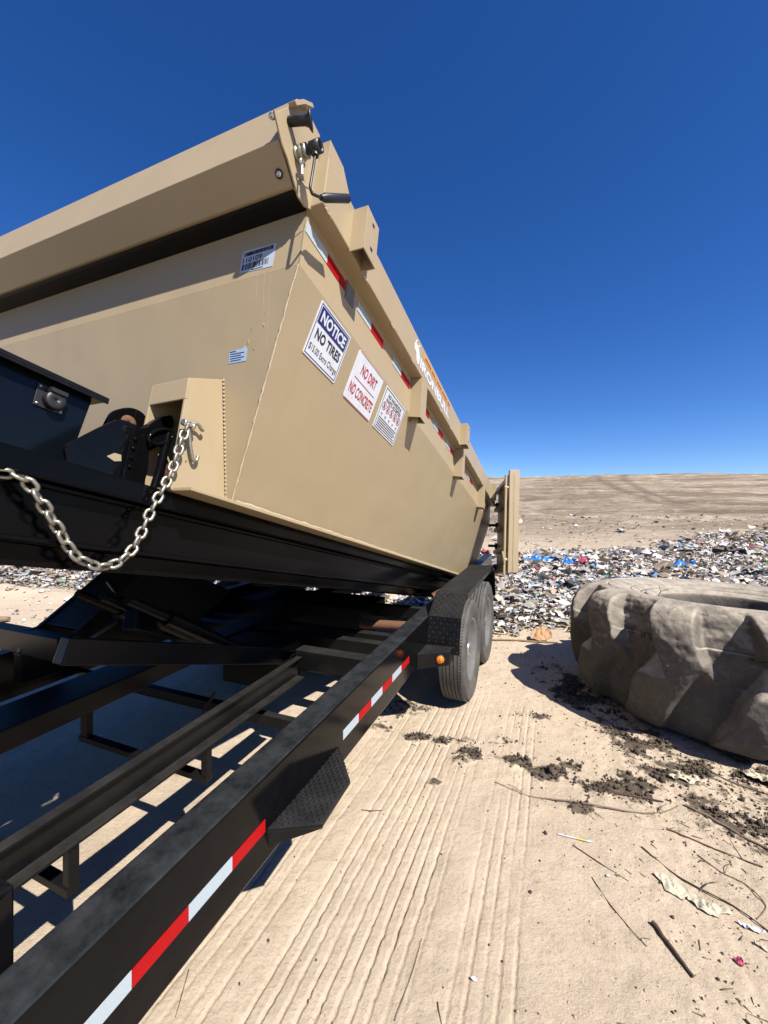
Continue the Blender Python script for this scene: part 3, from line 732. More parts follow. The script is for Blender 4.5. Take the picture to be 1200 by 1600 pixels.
# step plate
mb = MB(); mb.plate([(-.7855, .985, .478), (-.648, 1.075, .466), (-.655, 1.275, .466), (-.7855, 1.43, .470)], (0, 0, 1), .010)
mb.plate([(-.7855, .985, .468), (-.648, 1.075, .456), (-.65, 1.08, .448), (-.7855, .99, .420)], (.6, -.8, 0), .004)
stp = tp(mb, 'step', 'blackmat', bevel=.001)
def treads(mb, P, w, h, nx, ny, inside=None):
    for i in range(nx):
        for j in range(ny):
            x, y = (i + .5) / nx, (j + .5) / ny
            if inside and not inside(x, y): continue
            c = P(x, y); a = R(45 if (i + j) % 2 else -45)
            ex = (P(x + .01, y)[0] - c[0]).normalized(); ey = (P(x, y + .01)[0] - c[0]).normalized(); n = ex.cross(ey).normalized()
            if n.dot(c[1]) < 0: n = -n
            u = ex * math.cos(a) + ey * math.sin(a); v = ex * -math.sin(a) + ey * math.cos(a); p = c[0]
            mb.add([p - u * w, p + v * h, p + u * w, p - v * h, p + n * .0025], [(0, 1, 4), (1, 2, 4), (2, 3, 4), (3, 0, 4)])
class V2(tuple): pass
mb = MB()
def PS(x, y): return (Vector((-.7855 + .14 * x, .985 + .445 * y, .4785 - .012 * x)), Vector((0, 0, 1)))
class _W: pass
def wrap(fn):
    def g(x, y):
        return fn(x, y)
    return g
treads(mb, PS, .0065, .002, 11, 34, lambda x, y: y * .445 > .012 + .09 * x and y * .445 < .437 - .15 * x and x < .95)
tp(mb, 'tread_pattern', 'blackmat', stp)
# wheels
def wheel(s0, f, sgn, first):
    Rw = .387; wd = .195; t1 = f(-.56); t0 = f(-.56 - wd)
    ax = Vector((sgn, 0, 0)); c = Vector((f(-.56 - wd / 2), s0, Rw + .002)); h = wd / 2
    wr = MB()   # rim is the wheel body
    wr.lathe([(.055, h - .075), (.12, h - .07), (.150, h - .055), (.195, h - .045), (.212, h - .02), (.235, h - .008), (.240, h - .012), (.232, -h + .02), (.20, -h + .03), (.05, -h + .05)], c, ax, 48)
    wo = tp(wr, 'wheel', 'rim', shear=0)
    prof = [(.236, -h + .01), (.30, -h - .006), (.352, -h + .002), (.378, -h + .012)]
    n = 6
    for k in range(n):
        a = -h + .016 + k * (2 * h - .032) / n; b = -h + .016 + (k + 1) * (2 * h - .032) / n - .007
        cr = lambda x: Rw - .006 * abs(x / h) ** 3
        prof += [(cr(a), a), (cr(b), b)]
        if k < n - 1: prof += [(cr(b) - .010, b + .0012), (cr(b) - .010, b + .0058)]
    prof += [(.378, h - .012), (.366, h - .001), (.362, h - .003), (.335, h + .005), (.325, h + .003), (.30, h + .008), (.255, h - .002), (.236, h - .012)]
    mb = MB().lathe(prof, c, ax, 72); mb.sm = [True] * len(mb.sm)
    ty = tp(mb, 'tyre', 'rubber', wo, shear=0)
    sh = ty.modifiers.new('e', 'EDGE_SPLIT'); sh.split_angle = R(40)
    mb = MB()
    for k in range(110):   # shoulder sipes
        a = 2 * math.pi * k / 110; e = Vector((0, math.cos(a), math.sin(a))); q = Vector((0, -math.sin(a), math.cos(a)))
        p = c + e * (Rw - .001) + ax * (h - .020)
        mb.beam(p - q * .0022, p + q * .0022, .012, .004, up=e)
    tp(mb, 'tread_block', 'rubber', ty, shear=0)
    mb = MB(); mb.lathe([(.001, .0), (.05, 0), (.058, .012), (.052, .055), (.042, .062), (.001, .064)], c + ax * (h - .085), ax, 28); tp(mb, 'hub_cap', 'chrome', wo, shear=0)
    mb = MB()
    for k in range(8):
        a = 2 * math.pi * k / 8; p = c + Vector((0, math.cos(a), math.sin(a))) * .085
        mb.tube([p + ax * (h - .078), p + ax * (h - .048)], .011, 6)
    tp(mb, 'lug_nut', 'chrome', wo, shear=0)
    return wo
for sgn in (1, -1):
    f = (lambda t: t) if sgn > 0 else mir
    for s0 in (3.20, 4.05): wheel(s0, f, sgn, False)
    # fender: bent treadplate with a skirt edge
    pr_ = [(2.655, .515), (2.665, .60), (2.715, .745), (2.92, .872), (4.33, .905), (4.50, .80), (4.56, .55)]
    inn = [(s + (.006 if s < 3 else -.006 if s > 4 else 0), n - .006) for s, n in pr_]
    mb = MB().prism(pr_ + inn[::-1], 0, f(-.786), f(-.556))
    mb.prism([(2.92, .8715), (4.33, .9045), (4.33, .870), (2.92, .835)], 0, f(-.557), f(-.553))
    fe = tp(mb, 'fender', 'blackmat', shear=0, bevel=.002)
    mb = MB()
    for i in range(len(pr_) - 1):
        (s0, n0), (s1, n1) = pr_[i], pr_[i + 1]; L_ = math.hypot(s1 - s0, n1 - n0)
        def PF(x, y): return (Vector((f(-.78 + .22 * x), s0 + (s1 - s0) * y, n0 + (n1 - n0) * y + .0)), Vector((0, -(n1 - n0), s1 - s0)).normalized())
        treads(mb, PF, .009, .003, 9, max(2, int(L_ / .026)))
    tp(mb, 'tread_pattern', 'blackmat', fe, shear=0)
    mb = MB(); mb.plate([(f(-.786), 2.46, .56), (f(-.60), 2.56, .565), (f(-.60), 2.66, .565), (f(-.786), 2.66, .56)], (0, 0, 1), .006)
    mb.plate([(f(-.786), 2.46, .555), (f(-.60), 2.56, .560), (f(-.60), 2.56, .478), (f(-.786), 2.46, .458)], (.3 * sgn, -1, 0), .006)
    mb.plate([(f(-.60), 2.562, .560), (f(-.60), 2.66, .560), (f(-.60), 2.66, .478), (f(-.60), 2.562, .478)], (sgn, 0, 0), .006)
    lbk = tp(mb, 'light_bracket', 'blackmat', shear=0, bevel=.002)
    nv = Vector((.35 * sgn, -.93, 0)).normalized(); c = Vector((f(-.655), 2.532, .520)) + nv * .004
    mb = MB().lathe([(.024, -.002), (.031, -.002), (.031, .006), (.026, .010), (.024, .008)], c, nv, 28); tp(mb, 'light_grommet', 'blackplastic', lbk, shear=0)
    mb = MB().lathe([(.0005, .001), (.0245, .001), (.0245, .009), (.015, .013), (.008, .0135), (.007, .016), (.0005, .017)], c, nv, 28); tp(mb, 'marker_light', 'amber', lbk, shear=0)
for s0 in (3.20, 4.05):
    mb = MB().tube([(-.74, s0, .389), (mir(-.74), s0, .389)], .045, 16); tp(mb, 'axle', 'blackdark', shear=0)

# tilt bed (in the tilted frame, but part of the trailer): build in bed coordinates then transform
RBC = RC.inverted() @ RB; off = RC.inverted() @ (O_B - O_C)
def bedpart(mb, name, mat, bevel=0, label=None, parent=None):
    mb.v = [tuple(RBC @ Vector(v) + off) for v in mb.v]
    return mb.build(name, mat, parent or tr.o, tr, bevel, 0, label)
for f, s_ in ((lambda t: t, 1), (mir, -1)):
    mb = MB().box((f(-1.01), -.35, .045), (f(-1.09), 4.75, .168)); mb.box((f(-.995), -.35, .158), (f(-1.01), 4.75, .1685))
    mb.box((f(-.985), -.35, .040), (f(-1.01), 4.75, .052)); mb.box((f(-1.02), -.35, -.01), (f(-1.12), 3.4, .0385))
    bedpart(mb, 'bed_rail', 'bed', .003)
mb = MB()
for k in range(12): mb.box((-1.0905, .1 + k * .4, .05), (mir(-1.0905), .16 + k * .4, .155))
bedpart(mb, 'bed_crossmember', 'blackdark')
mb = MB(); mb.box((-1.30, .75, .02), (-1.42, 4.6, .14)); mb.box((-2.24, .75, .02), (-2.36, 4.6, .14)); bedpart(mb, 'bed_stringer', 'blackdark')
# winch box at the front of the bed
mb = MB().prism([(.02, .169), (.603, .169), (.632, .446), (.02, .446)], 0, -1.15, -2.5); wb = bedpart(mb, 'winch_box', 'navy', .003)
mb = MB().box((-1.120, .0, .4465), (-2.53, .657, .4575)); mb.box((-1.120, .0, .440), (-1.124, .657, .4464)); bedpart(mb, 'box_lid', 'blackmat', .0015, parent=wb)
mb = MB().plate([(-1.146, .506, .428), (-1.146, .570, .424), (-1.146, .570, .371), (-1.146, .506, .372)], (1, 0, 0), .0038); sk = bedpart(mb, 'power_socket', 'blackplastic', .001, parent=wb)
mb = MB().lathe([(.0005, .018), (.021, .018), (.023, .015), (.023, 0), (.0005, 0)], (-1.146, .543, .397), (1, 0, 0), 26); mb.box((-1.142, .525, .414), (-1.124, .562, .424))
bedpart(mb, 'socket_cap', 'blackplastic', .0, parent=sk)
mb = MB()
for s0, n0 in ((.512, .422), (.565, .417), (.512, .378), (.565, .377)): mb.lathe([(.0005, .002), (.003, .002), (.003, 0), (.0005, 0)], (-1.146, s0, n0), (1, 0, 0), 10)
bedpart(mb, 'screw', 'chrome', parent=sk)
# hook mast: two shaped plates, latch eye, inner web
def rounded(pts, r=.02, n=4):
    out = []
    m = len(pts)
    for i in range(m):
        p = Vector(pts[i]); a = Vector(pts[i - 1]); b = Vector(pts[(i + 1) % m])
        da = (a - p); db = (b - p); q = min(r, da.length * .45, db.length * .45)
        A = p + da.normalized() * q; B_ = p + db.normalized() * q
        for k in range(n + 1): u = k / n; out.append(tuple(A * (1 - u) ** 2 + p * 2 * u * (1 - u) + B_ * u * u))
    return out
mast = bpy.data.objects.new('hook_mast', None)
o1 = [(.592, .168), (.616, .262), (.600, .290), (.655, .375), (.700, .420), (.765, .420), (.800, .380), (.812, .30), (.80, .168)]
o1 = [(a * .955, b * .955 if b > .17 else b) for a, b in o1]; o1 = [(a - .02 if a < .6 else a, b) for a, b in o1]
mb = MB().prism(rounded(o1, .018), 0, -1.075, -1.087)
mast = bedpart(mb, 'hook_mast', 'black', .002)
o2 = [(.66, .30), (.69, .44), (.735, .475), (.775, .480), (.83, .445), (.85, .37), (.845, .168), (.70, .168)]
mb = MB().prism(rounded(o2, .02), 0, -1.155, -1.167); bedpart(mb, 'mast_plate', 'black', .002, parent=mast)
mb = MB().prism(rounded([(.66, .36), (.70, .395), (.755, .41), (.79, .455), (.835, .49), (.85, .47), (.835, .42), (.80, .36), (.74, .33)], .015), 0, -1.10, -1.125); bedpart(mb, 'hook', 'black', .003, parent=mast)
mb = MB()
for r_ in (.028,): mb.tube([Vector((-1.062, .785 + .036 * math.cos(a) + .006 * math.sin(a), .392 + .026 * math.sin(a) + .014 * math.cos(a))) for a in [k * math.pi / 10 for k in range(20)]], .0055, 8, closed=True)
mb.plate([(-1.066, .785 + .034 * math.cos(a) + .006 * math.sin(a), .392 + .024 * math.sin(a) + .014 * math.cos(a)) for a in [k * math.pi / 10 for k in range(20)]], (1, 0, 0), .006)
bedpart(mb, 'latch_eye', 'black', .0, parent=mast)
mb = MB().lathe([(.0005, .004), (.022, .004), (.024, 0), (.0005, 0)], (-1.154, .742, .425), (1, 0, 0), 20); bedpart(mb, 'worn_pivot', 'rust', parent=mast)
mb = MB(); mb.plate([(-1.0745, .654, .288), (-1.0745, .672, .303), (-1.0745, .690, .304), (-1.0745, .694, .288), (-1.0745, .676, .281)], (1, 0, 0), .001); bedpart(mb, 'slot', 'tan', parent=mast)
mb = MB()
for s0 in (.700, .735): mb.box((-1.074, s0, .170), (-1.0675, s0 + .006, .345))
mb.tube([(-1.06, .66, .17), (-1.06, .668, .215), (-1.06, .685, .222), (-1.06, .695, .17)], .004, 8)
mb.tube([(-1.07, .812, .42), (-1.06, .80, .30), (-1.06, .79, .22), (-1.06, .76, .168)], .012, 10); bedpart(mb, 'stiffener', 'black', parent=mast)
mb = MB()
for k in range(4): mb.lathe([(.0005, .004), (.005, .004), (.005, 0), (.0005, 0)], (-1.0745, .718, .36 - k * .027), (1, 0, 0), 6)
bedpart(mb, 'bolt', 'black', parent=mast)

# hoist: lift plates, scissor arm, cylinders (trailer frame)
def hp_(mb, name, mat, bevel=0, parent=None, label=None): return mb.build(name, mat, parent or tr.o, tr, bevel, 0, label)
pl = [(1.095, .80), (1.115, .90), (1.175, .905), (1.495, 1.135), (1.88, 1.06), (2.15, .93), (1.75, .72), (1.45, .78), (1.30, .79)]
mb = MB().prism(pl, 0, -2.30, -2.33); mb.prism(pl, 0, -2.02, -2.05)
mb.prism([(1.20, .915), (1.495, 1.130), (1.53, 1.105), (1.24, .885)], 0, -2.05, -2.30)
lp = hp_(mb, 'lift_plate', 'blackmat', .004)
mb = MB().box((-2.02, 1.10, .795), (-2.60, 1.17, .90)); mb.box((-2.36, 1.10, .592 + .06), (-2.30, 1.28, .795)); hp_(mb, 'lift_bracket', 'blackmat', .004)
mb = MB().tube([(-2.18, 1.43, 1.09), (-2.0, 1.38, 1.02), (-1.95, 1.30, .93), (-2.0, 1.22, .87)], .014, 8); hp_(mb, 'hydraulic_hose', 'blackplastic')
mb = MB(); mb.beam((-1.45, .80, 1.02), (-1.45, 2.02, .600), .05, .085); hp_(mb, 'scissor_arm', 'blackmat', .004)
mb = MB(); mb.beam((-1.62, 1.15, 1.02), (-2.1, 2.02, .62), .05, .085); hp_(mb, 'scissor_arm', 'blackmat', .004)
for t_ in (-1.56, -1.72, -1.88):
    mb = MB().tube([(t_, 1.28, 1.0), (t_, 1.82, .65)], .034, 16); cyl_ = hp_(mb, 'hydraulic_cylinder', 'blackmat')
    mb = MB().tube([(t_, 1.10, 1.115), (t_, 1.281, .999)], .02, 12); hp_(mb, 'piston_rod', 'blackmat', parent=cyl_)
mb = MB(); mb.tube([(-1.345, 1.96, .62), (-2.1, 1.96, .62)], .03, 14); hp_(mb, 'pivot_shaft', 'blackmat')
mb = MB().tube([(-1.40, 1.62, .50), (-1.45, 1.55, .44), (-1.55, 1.50, .42), (-1.64, 1.55, .44), (-1.66, 1.65, .50)], .008, 8); hp_(mb, 'hydraulic_hose', 'rust')
mb = MB(); mb.box((-2.0, 2.05, .35), (-1.55, 2.3, .62)); mb.box((-2.74, 3.0, .40), (-1.45, 3.55, .66)); hp_(mb, 'pump_and_dark_filler', 'blackdark', .01)  # pump housing; the larger box is added to darken the gap under the bed

# ------------------------------------------------------------------ safety chain
path = [(-.992, .395, .160), (-.975, .440, .166), (-.970, .469, .139), (-.970, .524, .076), (-.972, .574, .022), (-.972, .642, .004), (-.968, .696, .049), (-.964, .726, .162), (-.960, .757, .267), (-.958, .772, .372), (-.956, .783, .430)]
def catmull(P_, n=40):
    P_ = [Vector(p) for p in P_]; out = []
    Q = [2 * P_[0] - P_[1]] + P_ + [2 * P_[-1] - P_[-2]]
    for i in range(1, len(Q) - 2):
        for k in range(n):
            t = k / n; a, b, c, d_ = Q[i - 1:i + 3]
            out.append(.5 * ((2 * b) + (c - a) * t + (2 * a - 5 * b + 4 * c - d_) * t * t + (3 * b - a - 3 * c + d_) * t ** 3))
    out.append(P_[-1]); return out
cp = catmull(path); LL = .0325; wire = .0045; pitch = LL - 2 * wire
acc = 0; cents = [cp[0]]; last = cp[0]
for a, b in zip(cp, cp[1:]):
    seg = (b - a).length; acc += seg
    if acc >= pitch: cents.append(b.copy()); acc = 0
ch = Root('safety_chain', RB, O_B, tuple(path[0]), 'zinc safety chain drooping from the black bed rail up to the hook pocket', 'chain')
hl = LL / 2 - wire / 2; rr = .0098; stl = hl - rr
base_pts = []
for k in range(24):
    a = 2 * math.pi * k / 24; base_pts.append((math.cos(a) * rr + (stl if math.cos(a) > 0 else -stl), math.sin(a) * rr))
for i in range(len(cents)):
    dv_ = (cents[min(i + 1, len(cents) - 1)] - cents[max(i - 1, 0)]).normalized()
    n0 = (Vector((1, 0, 0)) - dv_ * dv_.x).normalized(); side = dv_.cross(n0)
    tw = R(38 + 14 * math.sin(i * .5)) + (math.pi / 2 if i % 2 else 0)
    wv = side * math.cos(tw) + n0 * math.sin(tw)
    mb = MB().tube([cents[i] + dv_ * x + wv * y for x, y in base_pts], wire, 8, closed=True)
    mb.build('link', M['zinc'], ch.o, ch)
e = cents[-1]
mb = MB(); mb.tube([e + Vector((.004, -.012, .008)), e + Vector((.004, .014, .010))], .006, 10)
for q in (-.014, .014): mb.lathe([(.0005, -.004), (.010, -.004), (.010, .004), (.0005, .004)], e + Vector((.004, q, .009)), (0, 1, 0), 14)
mb.build('shackle', M['chrome'], ch.o, ch)
hk = [e + Vector(v) for v in ((-.002, .004, .004), (.002, .012, -.022), (.002, .022, -.052), (.002, .034, -.078), (.002, .042, -.086), (.002, .050, -.080), (.002, .052, -.068))]
mb = MB().tube(catmull(hk, 6), .0052, 10)
mb.tube(catmull([e + Vector(v) for v in ((.0, .010, .018), (.006, .03, .022), (.006, .045, .012), (.0, .055, .014))], 5), .005, 8)
mb.build('grab_hook', M['zinc'], ch.o, ch)

# ------------------------------------------------------------------ giant earthmover tyre
def make_giant():
    c = Vector((2.62, 3.09)); NA, NP = 620, 130; ctr = []
    Hh = .80
    prof = [(.41, .10), (.39, .40), (.41, .70), (.44, .735), (.50, .757), (.515, .738), (.535, .736), (.55, .760), (.60, .776), (.612, .770), (.624, .782), (.70, .800), (.76, .806), (.772, .798), (.785, .808), (.81, .806), (.88, .790), (.94, .755), (.985, .69), (1.01, .60), (1.02, .50), (1.02, .40), (1.01, .30), (.99, .19), (.955, .09), (.90, .03), (.80, .005), (.66, .0), (.50, .02), (.45, .05)]
    P_ = [Vector((a, b)) for a, b in prof]; P3 = catmull([(p.x, p.y, 0) for p in P_] + [(prof[0][0], prof[0][1], 0)], 8)[:-1]
    n = len(P3); vs = []
    for k in range(NA):
        a = 2 * math.pi * k / NA; e = Vector((math.cos(a), math.sin(a)))
        for j, p in enumerate(P3):
            r, z = p.x, p.y
            tread = max(0, min(1, (r - .84) / .12)); tz = (z - .4) / .4
            # worn chevron lugs: slanted ridges with deep scallops, offset between the two halves
            ph = a * 12 / 1.0
            up = math.sin(ph + 1.9 * tz + 0.45 * noise.noise(Vector((a * 3, tz * 1.5, 0))) + .9)
            w1 = max(0, min(1, (up + .1) / .38)); w1 = w1 * w1 * (3 - 2 * w1)
            lowmix = max(0, min(1, (.30 - tz) / .35))
            up2 = math.sin(ph - 2.6 * tz + 2.4 + .4 * noise.noise(Vector((a * 4, tz * 2, 5))))
            w2 = max(0, min(1, (up2 + .25) / .42)); w2 = w2 * w2 * (3 - 2 * w2)
            w_ = w1 * (1 - lowmix) + w2 * lowmix
            dsp = tread * ((w_ - 1) * .125 * (1 - .25 * abs(tz)) + .03)
            q = Vector((math.cos(a) * r, math.sin(a) * r, z))
            nz = noise.fractal(q * 3.2, 1.0, 2.0, 4) * .018 + noise.fractal(q * 11 + Vector((3, 1, 2)), 1.0, 2.0, 4) * .008
            nz += noise.noise(q * 34) * .006
            rid = abs(noise.noise(q * 6.5)); nz -= max(0, .03 - rid) * .12; rid = abs(noise.noise(q * 15 + Vector((9, 3, 1)))); nz -= max(0, .04 - rid) * .07
            amp = .30 + .9 * tread if r > .56 else .12
            rn = r + dsp + nz * amp * (.6 if r > .5 else .3); zn = z + (nz * amp * .55 if .5 < r < .95 and z > .5 else 0) + (tread * (w_ - 1) * .045 if z > .6 else 0)
            vs.append((rn * math.cos(a), rn * math.sin(a), max(zn, -.02)))
    mb = MB(); fs = []
    for k in range(NA):
        k2 = (k + 1) % NA
        for j in range(n): j2 = (j + 1) % n; fs.append((k * n + j, k2 * n + j, k2 * n + j2, k * n + j2))
    mb.add(vs, fs, True)
    o = mb.build('earthmover_tyre', M['giant'])
    o.scale = (1.04, 1.04, 1.05); o.location = (c.x, c.y, -.005); o.rotation_euler = (R(-1.1), R(2.0), R(8))
    tag(o, 'huge worn dust-caked earthmover tyre lying flat on the dirt', 'tyre')
    return o
GT = make_giant()

# ------------------------------------------------------------------ refuse field (uncountable)
def quads_obj(name, V, F, C_, mat):
    me = bpy.data.meshes.new(name); me.vertices.add(len(V)); me.vertices.foreach_set('co', V.astype(np.float32).ravel())
    F = F.astype(np.int32); me.loops.add(F.size); me.loops.foreach_set('vertex_index', F.ravel())
    me.polygons.add(len(F)); me.polygons.foreach_set('loop_start', np.arange(0, F.size, 4, dtype=np.int32)); me.polygons.foreach_set('loop_total', np.full(len(F), 4, dtype=np.int32))
    me.update(calc_edges=True); me.validate()
    if C_ is not None:
        a = me.color_attributes.new('item', 'FLOAT_COLOR', 'POINT'); a.data.foreach_set('color', C_.astype(np.float32).ravel())
    me.materials.append(M[mat]); o = bpy.data.objects.new(name, me); COL.objects.link(o); return o
def in_refuse(x, y):
    """soft mask of the tipped refuse on the ground plane"""
    left = (x < 1.0)
    n = fbm(x * .5, y * .5, 101, 3)
    lo_l = 7.7 - 1.2 * sstep(-4.5, -1.0, x) + n * .8
    hi_l = 14.8 + n * 3
    lo_r = 4.9 + .35 * np.clip(x - 1.2, 0, 3) + n * .8
    hi_r = 13.2 + .36 * np.clip(x - 5, 0, 18) + n * 3.5
    lo = np.where(x < -1, lo_l, np.where(x > .8, lo_r, lo_l + (lo_r - lo_l) * (x + 1) / 1.8))
    hi = np.where(x < 2, hi_l, hi_r)
    return sstep(-.3, .35, y - lo) * (1 - sstep(-1.5, 1.5, y - hi))
def make_refuse(N=150000):
    # radial density so nearer pieces are denser and smaller
    y = 4.6 * (32 / 4.6) ** rng.random(N * 3) ** 1.0
    x = (rng.random(N * 3) * 2.35 - 1.12) * y
    m = in_refuse(x, y)
    # thinning tail of litter beyond the heap
    tail = .02 * (y > 12) * (y < 24) * (x > 1) + .012 * (y < 14)
    keep = rng.random(N * 3) < np.maximum(m * (.55 + .9 * (fbm(x * .7, y * .7, 111, 3) + .35)), tail)
    x, y, m = x[keep][:N], y[keep][:N], m[keep][:N]; n = len(x)
    size = np.exp(rng.normal(0, .5, n)) * (.014 + .0032 * y); size = size * np.where(rng.random(n) < .05, 1.9, 1); size = np.minimum(size, .38)
    z0 = height(x, y, True) + m * (.05 + .26 * np.clip(fbm(x * 1.1, y * 1.1, 121, 4) + .1, 0, 1)) + m * rng.random(n) * .06
    th = rng.random(n) * 2 * np.pi; tilt = rng.normal(0, .38, n); asp = .35 + rng.random(n) * .8
    g = np.linspace(-.5, .5, 3); gx, gy = np.meshgrid(g, g, indexing='ij'); gx = gx.ravel(); gy = gy.ravel()
    px = gx[None, :] * size[:, None] * (1 + rng.normal(0, .22, (n, 9))); py = gy[None, :] * size[:, None] * asp[:, None] * (1 + rng.normal(0, .22, (n, 9)))
    pz = rng.normal(0, .17, (n, 9)) * size[:, None] + np.abs(rng.normal(0, .1, (n, 1))) * size[:, None]
    py2 = py * np.cos(tilt)[:, None] - pz * np.sin(tilt)[:, None]; pz2 = py * np.sin(tilt)[:, None] + pz * np.cos(tilt)[:, None]
    X = px * np.cos(th)[:, None] - py2 * np.sin(th)[:, None] + x[:, None]; Y = px * np.sin(th)[:, None] + py2 * np.cos(th)[:, None] + y[:, None]
    Zz = pz2 + z0[:, None] + .3 * size[:, None]
    V = np.stack([X, Y, Zz], -1).reshape(-1, 3)
    q = np.array([[0, 1, 4, 3], [1, 2, 5, 4], [3, 4, 7, 6], [4, 5, 8, 7]]); F = (np.arange(n)[:, None, None] * 9 + q[None]).reshape(-1, 4)
    pal = np.array([(.62, .61, .60), (.50, .49, .47), (.70, .70, .70), (.34, .31, .27), (.26, .20, .14), (.42, .33, .23), (.10, .09, .08), (.035, .035, .035), (.16, .13, .10),
                    (.07, .19, .42), (.20, .40, .62), (.42, .05, .05), (.45, .18, .20), (.10, .28, .20), (.60, .45, .12), (.30, .30, .36), (.50, .42, .34)])
    pw = np.array([17, 14, 9, 10, 9, 10, 6, 4, 8, 1.2, 1.8, .6, .5, .4, .4, 4, 8.]); pw /= pw.sum()
    c = pal[rng.choice(len(pal), n, p=pw)] * np.exp(rng.normal(0, .15, (n, 1))); c = np.clip(c * .76, 0, .58)
    C_ = np.concatenate([np.repeat(c[:, None, :], 9, 1), np.ones((n, 9, 1))], -1).reshape(-1, 4)
    o = quads_obj('refuse', V, F, C_, 'refuse'); tag(o, 'heap of mixed plastic, paper and cloth refuse spread across the tip', 'refuse', kind='stuff')
make_refuse()

def make_clods():
    n0 = 110000
    x = rng.uniform(-.6, 3.2, n0); y = rng.uniform(1.1, 4.4, n0)
    m = clumpmask(x, y); keep = (rng.random(n0) < np.clip(m - .25, 0, 1) ** 1.1 * .8 + .006 + .05 * sstep(.55, 1.0, x)); x, y, m = x[keep], y[keep], m[keep]; n = len(x)
    size = np.exp(rng.normal(0, .55, n)) * np.where(m > .25, .0040, .0022)
    cz = height(x, y) + size * .3 + .01 * m * rng.random(n)
    base = np.array([(-1, -1, -1), (1, -1, -1), (1, 1, -1), (-1, 1, -1), (-.7, -.7, 1), (.7, -.7, 1), (.7, .7, 1), (-.7, .7, 1)], float) * .6
    P_ = base[None] * (1 + rng.normal(0, .25, (n, 8, 3))) * size[:, None, None]; a = rng.random(n) * 6.28
    X = P_[..., 0] * np.cos(a)[:, None] - P_[..., 1] * np.sin(a)[:, None] + x[:, None]; Y = P_[..., 0] * np.sin(a)[:, None] + P_[..., 1] * np.cos(a)[:, None] + y[:, None]
    V = np.stack([X, Y, P_[..., 2] + cz[:, None]], -1).reshape(-1, 3)
    q = np.array([[0, 3, 2, 1], [4, 5, 6, 7], [0, 1, 5, 4], [1, 2, 6, 5], [2, 3, 7, 6], [3, 0, 4, 7]]); F = (np.arange(n)[:, None, None] * 8 + q[None]).reshape(-1, 4)
    o = quads_obj('soil_clods', V, F, None, 'clod'); tag(o, 'crumbs and clods of dark soil scattered over the pale dirt', 'soil', kind='stuff')
make_clods()
def make_gravel():
    n = 9000; x = rng.uniform(-.9, 3.0, n); y = rng.uniform(.95, 5.5, n); s_, t_ = st(x, y)
    keep = rng.random(n) < .25 + .75 * sstep(-.2, .5, t_); x, y = x[keep], y[keep]; n = len(x)
    size = np.exp(rng.normal(0, .55, n)) * .0024; cz = height(x, y) + size * .15
    base = np.array([(-1, -1, -1), (1, -1, -1), (1, 1, -1), (-1, 1, -1), (-.6, -.6, 1), (.6, -.6, 1), (.6, .6, 1), (-.6, .6, 1)], float) * .7
    P_ = base[None] * (1 + rng.normal(0, .25, (n, 8, 3))) * size[:, None, None]
    V = np.stack([P_[..., 0] + x[:, None], P_[..., 1] + y[:, None], P_[..., 2] * .7 + cz[:, None]], -1).reshape(-1, 3)
    q = np.array([[0, 3, 2, 1], [4, 5, 6, 7], [0, 1, 5, 4], [1, 2, 6, 5], [2, 3, 7, 6], [3, 0, 4, 7]]); F = (np.arange(n)[:, None, None] * 8 + q[None]).reshape(-1, 4)
    o = quads_obj('gravel', V, F, None, 'gravel'); tag(o, 'fine pale gravel and crumbs of dry dirt on the sand', 'gravel', kind='stuff')
make_gravel()

# small pale straw, splinters and litter flecks on the ground
def make_straw():
    n = 3200; x = rng.uniform(-.3, 3.0, n); y = rng.uniform(1.0, 3.4, n)
    s_, t_ = st(x, y); keep = (t_ > .15) & (rng.random(n) < sstep(.1, 1.2, t_) * .9 + .06); x, y = x[keep], y[keep]; n = len(x)
    L_ = rng.uniform(.008, .045, n) * np.where(rng.random(n) < .06 * (x > .9), 2.6, 1); a = rng.random(n) * 3.14; w_ = rng.uniform(.0006, .0016, n); z = height(x, y) + .003
    dx, dy = np.cos(a) * L_ / 2, np.sin(a) * L_ / 2; nx, ny = -np.sin(a) * w_, np.cos(a) * w_; dz = rng.normal(0, .003, n)
    B0 = [(x - dx - nx, y - dy - ny, z - dz), (x + dx - nx, y + dy - ny, z + dz), (x + dx + nx, y + dy + ny, z + dz), (x - dx + nx, y - dy + ny, z - dz)]
    V = np.stack([np.stack(p, -1) for p in B0] + [np.stack(p, -1) - np.array([0, 0, .002]) for p in B0], 1).reshape(-1, 3)
    q = np.array([[0, 1, 2, 3], [7, 6, 5, 4], [0, 4, 5, 1], [1, 5, 6, 2], [2, 6, 7, 3], [3, 7, 4, 0]]); F = (np.arange(n)[:, None, None] * 8 + q[None]).reshape(-1, 4)
    o = quads_obj('straw_litter', V, F, None, 'twig'); tag(o, 'fine splinters and straw scattered over the dirt', 'straw', kind='stuff')
make_straw()

